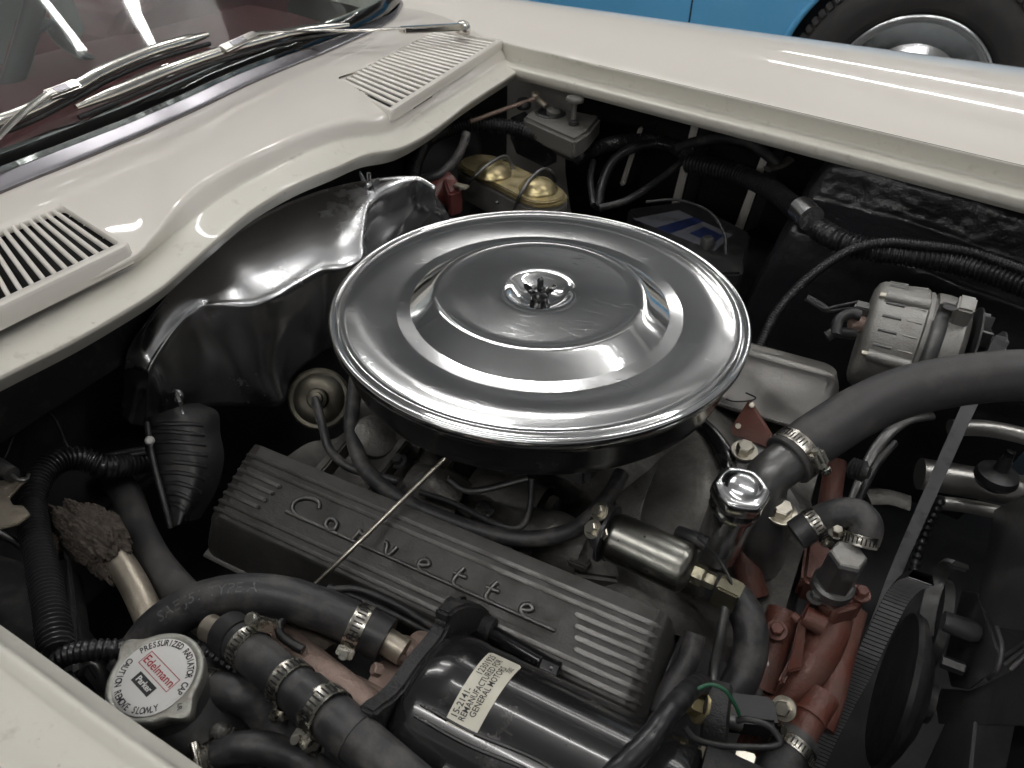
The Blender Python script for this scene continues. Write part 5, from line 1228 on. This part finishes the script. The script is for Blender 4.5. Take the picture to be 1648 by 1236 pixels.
prism('housing_top', [P(841, 188, zt), P(860, 170, zt), P(905, 174, zt), P(968, 186, zt), P(948, 212, zt), P(925, 226, zt), P(880, 206, zt)], V(0, 0, -.032), 'ball', wm, .005, segs=3)
prism('housing_side', [P(820, 186, zt-.01), P(845, 176, zt-.01), P(900, 225, zt-.03), P(880, 235, zt-.05), P(830, 210, zt-.04)], V(0, 0, -.04), 'blackplast', wm, .004)
lathe('opening_rim', [(.023, 0), (.0245, .002), (.022, .004), (.019, .003), (.0185, .0015), (.0003, .0015)], P(886, 184, zt-.001), V(0, 0, 1), 'blackplast', wm, seg=40)
lathe('opening_cap', [(.011, 0), (.012, .006), (.008, .009), (.0003, .0095)], P(890, 184, zt+.001), V(.2, 0, 1), 'ball', wm, seg=24)
lathe('knob', [(.004, -.032), (.0042, -.002), (.0135, -.001), (.0140, .003), (.0125, .0055), (.0003, .006)], P(925, 162, zt+.035), V(0, 0, 1), 'ball', wm, seg=32)
lathe('stem_nut', [(.0085, 0), (.0085, .005), (.004, .006)], P(923, 200, zt+.001), V(0, 0, 1), 'blackplast', wm, seg=6, auto=20)
tube('motor_crank', [P(862, 150, -.02), P(868, 162, -.02), P(880, 172, -.025)], .005, 'tubealu', wm, seg=10)
tube('linkage_rod', [P(756, 196, -.035), P(800, 180, -.03), P(846, 164, -.025), P(862, 158, -.02)], .0034, 'pinkalu', wm, seg=10)
lathe('crank_nut', [(.009, 0), (.009, .006), (.006, .009)], P(862, 156, -.02), V(.3, -.3, 1), 'tubealu', wm, seg=6, auto=20)
lathe('motor_grommet', [(.012, 0), (.013, .006), (.010, .012), (.0003, .013)], P(843, 172, zt), V(0, -.2, 1), 'blackplast', wm, seg=24)
LG = 'corrugated looms along the far side'
def L_(lab_, pts, r, pitch=.0052, m='loom', amp=.18): return tag(loom('corrugated_loom', [P(*q) for q in pts], r, m, pitch=pitch, amp=amp), lab_, 'wiring loom', LG)
L_('corrugated loom arching from behind the shield to below the grey wiper motor', [(662, 300, -.09), (668, 262, -.07), (688, 225, -.055), (730, 206, -.05), (780, 200, -.05), (835, 208, -.055), (880, 224, -.06), (905, 238, -.065)], .0120)
hose('rubber_sleeve', 'smooth rubber sleeve on the end of the loom below the wiper motor', 'hose', [P(898, 234, -.064), P(915, 243, -.068), P(935, 250, -.075)], .0125, 'rubber')
L_('thin corrugated loom bowing up beside the white vent uprights', [(962, 335, -.13), (968, 300, -.11), (985, 262, -.09), (1015, 240, -.08), (1055, 231, -.08), (1090, 238, -.085)], .0080, .0042)
L_('dark loom crossing to the vent uprights above the battery', [(925, 255, -.09), (980, 232, -.08), (1040, 226, -.08), (1085, 236, -.085), (1130, 268, -.09)], .0115, .0046, 'blackplast')
L_('thick shiny corrugated loom snaking along the far black panel', [(1105, 262, -.085), (1150, 270, -.08), (1200, 285, -.078), (1245, 308, -.075), (1285, 340, -.075), (1320, 370, -.075), (1360, 390, -.075), (1405, 402, -.073), (1460, 410, -.070), (1530, 420, -.068), (1600, 440, -.066), (1680, 470, -.064)], .0150, .0056)
L_('slender corrugated loom rising from the engine to join the thick one above the alternator', [(1205, 600, -.17), (1222, 560, -.15), (1245, 510, -.125), (1285, 462, -.10), (1330, 425, -.08), (1375, 400, -.065), (1425, 390, -.055), (1480, 394, -.052), (1560, 405, -.050), (1640, 432, -.048), (1700, 455, -.048)], .0062, .0034)
for a, b, lab_ in (((1288, 335, -.058), (1306, 352, -.058), 'torn silver tape around the bend of the thick far loom'),):
    o = tube('tape_wrap', [P(*a), P(*b)], .0168, 'stain', seg=24); tag(o, lab_, 'tape')
hose('battery_cable', 'smooth dark cable bowing over the right vent upright to a terminal', 'cable', [P(1085, 240, -.08), P(1120, 228, -.07), P(1165, 222, -.065), P(1205, 230, -.07), P(1235, 250, -.08), P(1252, 268, -.09)], .0080, 'rubber')
tag(tube('cable_terminal', [P(1235, 272, -.09), P(1256, 266, -.09), P(1272, 256, -.085)], .008, 'intake', seg=14, flat=.5), 'pale grey terminal at the end of the dark cable by the vent', 'terminal')
hose('cross_tube', 'straight dark tube rising behind the lid towards the right vent upright', 'pipe', [P(965, 335, -.12), P(1010, 322, -.11), P(1060, 290, -.10), P(1100, 258, -.09)], .0055, 'blackplast')
wires('battery_wire', 'thin black wire curving over the top of the battery', [P(1040, 325, -.11), P(1090, 322, -.10), P(1140, 340, -.10), P(1165, 375, -.11), P(1168, 410, -.13)], .0022)
wires('hanging_wire', 'dark wire hanging straight beside the far loom behind the air cleaner', [P(955, 260, -.09), P(950, 290, -.10), P(955, 330, -.12)], .005)
ba = thing('battery', 'black battery with a white and blue label, half hidden behind the lid', 'battery', P(1110, 380, -.2))
zt = -.150
bp_ = [P(1010, 335, zt), P(1110, 322, zt), P(1208, 374, zt), P(1195, 440, zt), P(1090, 440, zt)]
prism('battery_case', bp_, V(0, 0, -.12), 'blackplast', ba, .004)
lq = [P(1018, 352, zt+.0005), P(1092, 338, zt+.0005), P(1178, 378, zt+.0005), P(1150, 404, zt+.0005)]
mk('battery_label', lq, [(0, 1, 2, 3)], 'batlabel', ba, smooth=False)
mk('label_stripe', [lq[0].lerp(lq[3], a).lerp(lq[1].lerp(lq[2], a), b)+V(0, 0, .0005) for a, b in ((.30, 0), (.30, 1), (.48, 1), (.48, 0))], [(0, 1, 2, 3)], 'batblue', ba, smooth=False)
mk('label_stripe', [lq[0].lerp(lq[3], a).lerp(lq[1].lerp(lq[2], a), b)+V(0, 0, .0005) for a, b in ((.60, .3), (.60, .8), (.92, .8), (.92, .3))], [(0, 1, 2, 3)], 'batblue', ba, smooth=False)
lathe('terminal_post', [(.010, 0), (.010, .012), (.008, .016), (.0003, .016)], P(1137, 398, zt), V(0, 0, 1), 'greysteel', ba, seg=24)
lathe('vent_cap', [(.007, 0), (.0065, .003), (.0003, .003)], P(1175, 372, zt), V(0, 0, 1), 'blackplast', ba, seg=18)
# dark tray filling below the battery and the relay strip
prism('battery_tray', [V(-.1, .45, -.30), V(.2, .42, -.30), V(.2, .78, -.30), V(-.1, .78, -.30)], V(0, 0, .03), 'dark', car, .004)
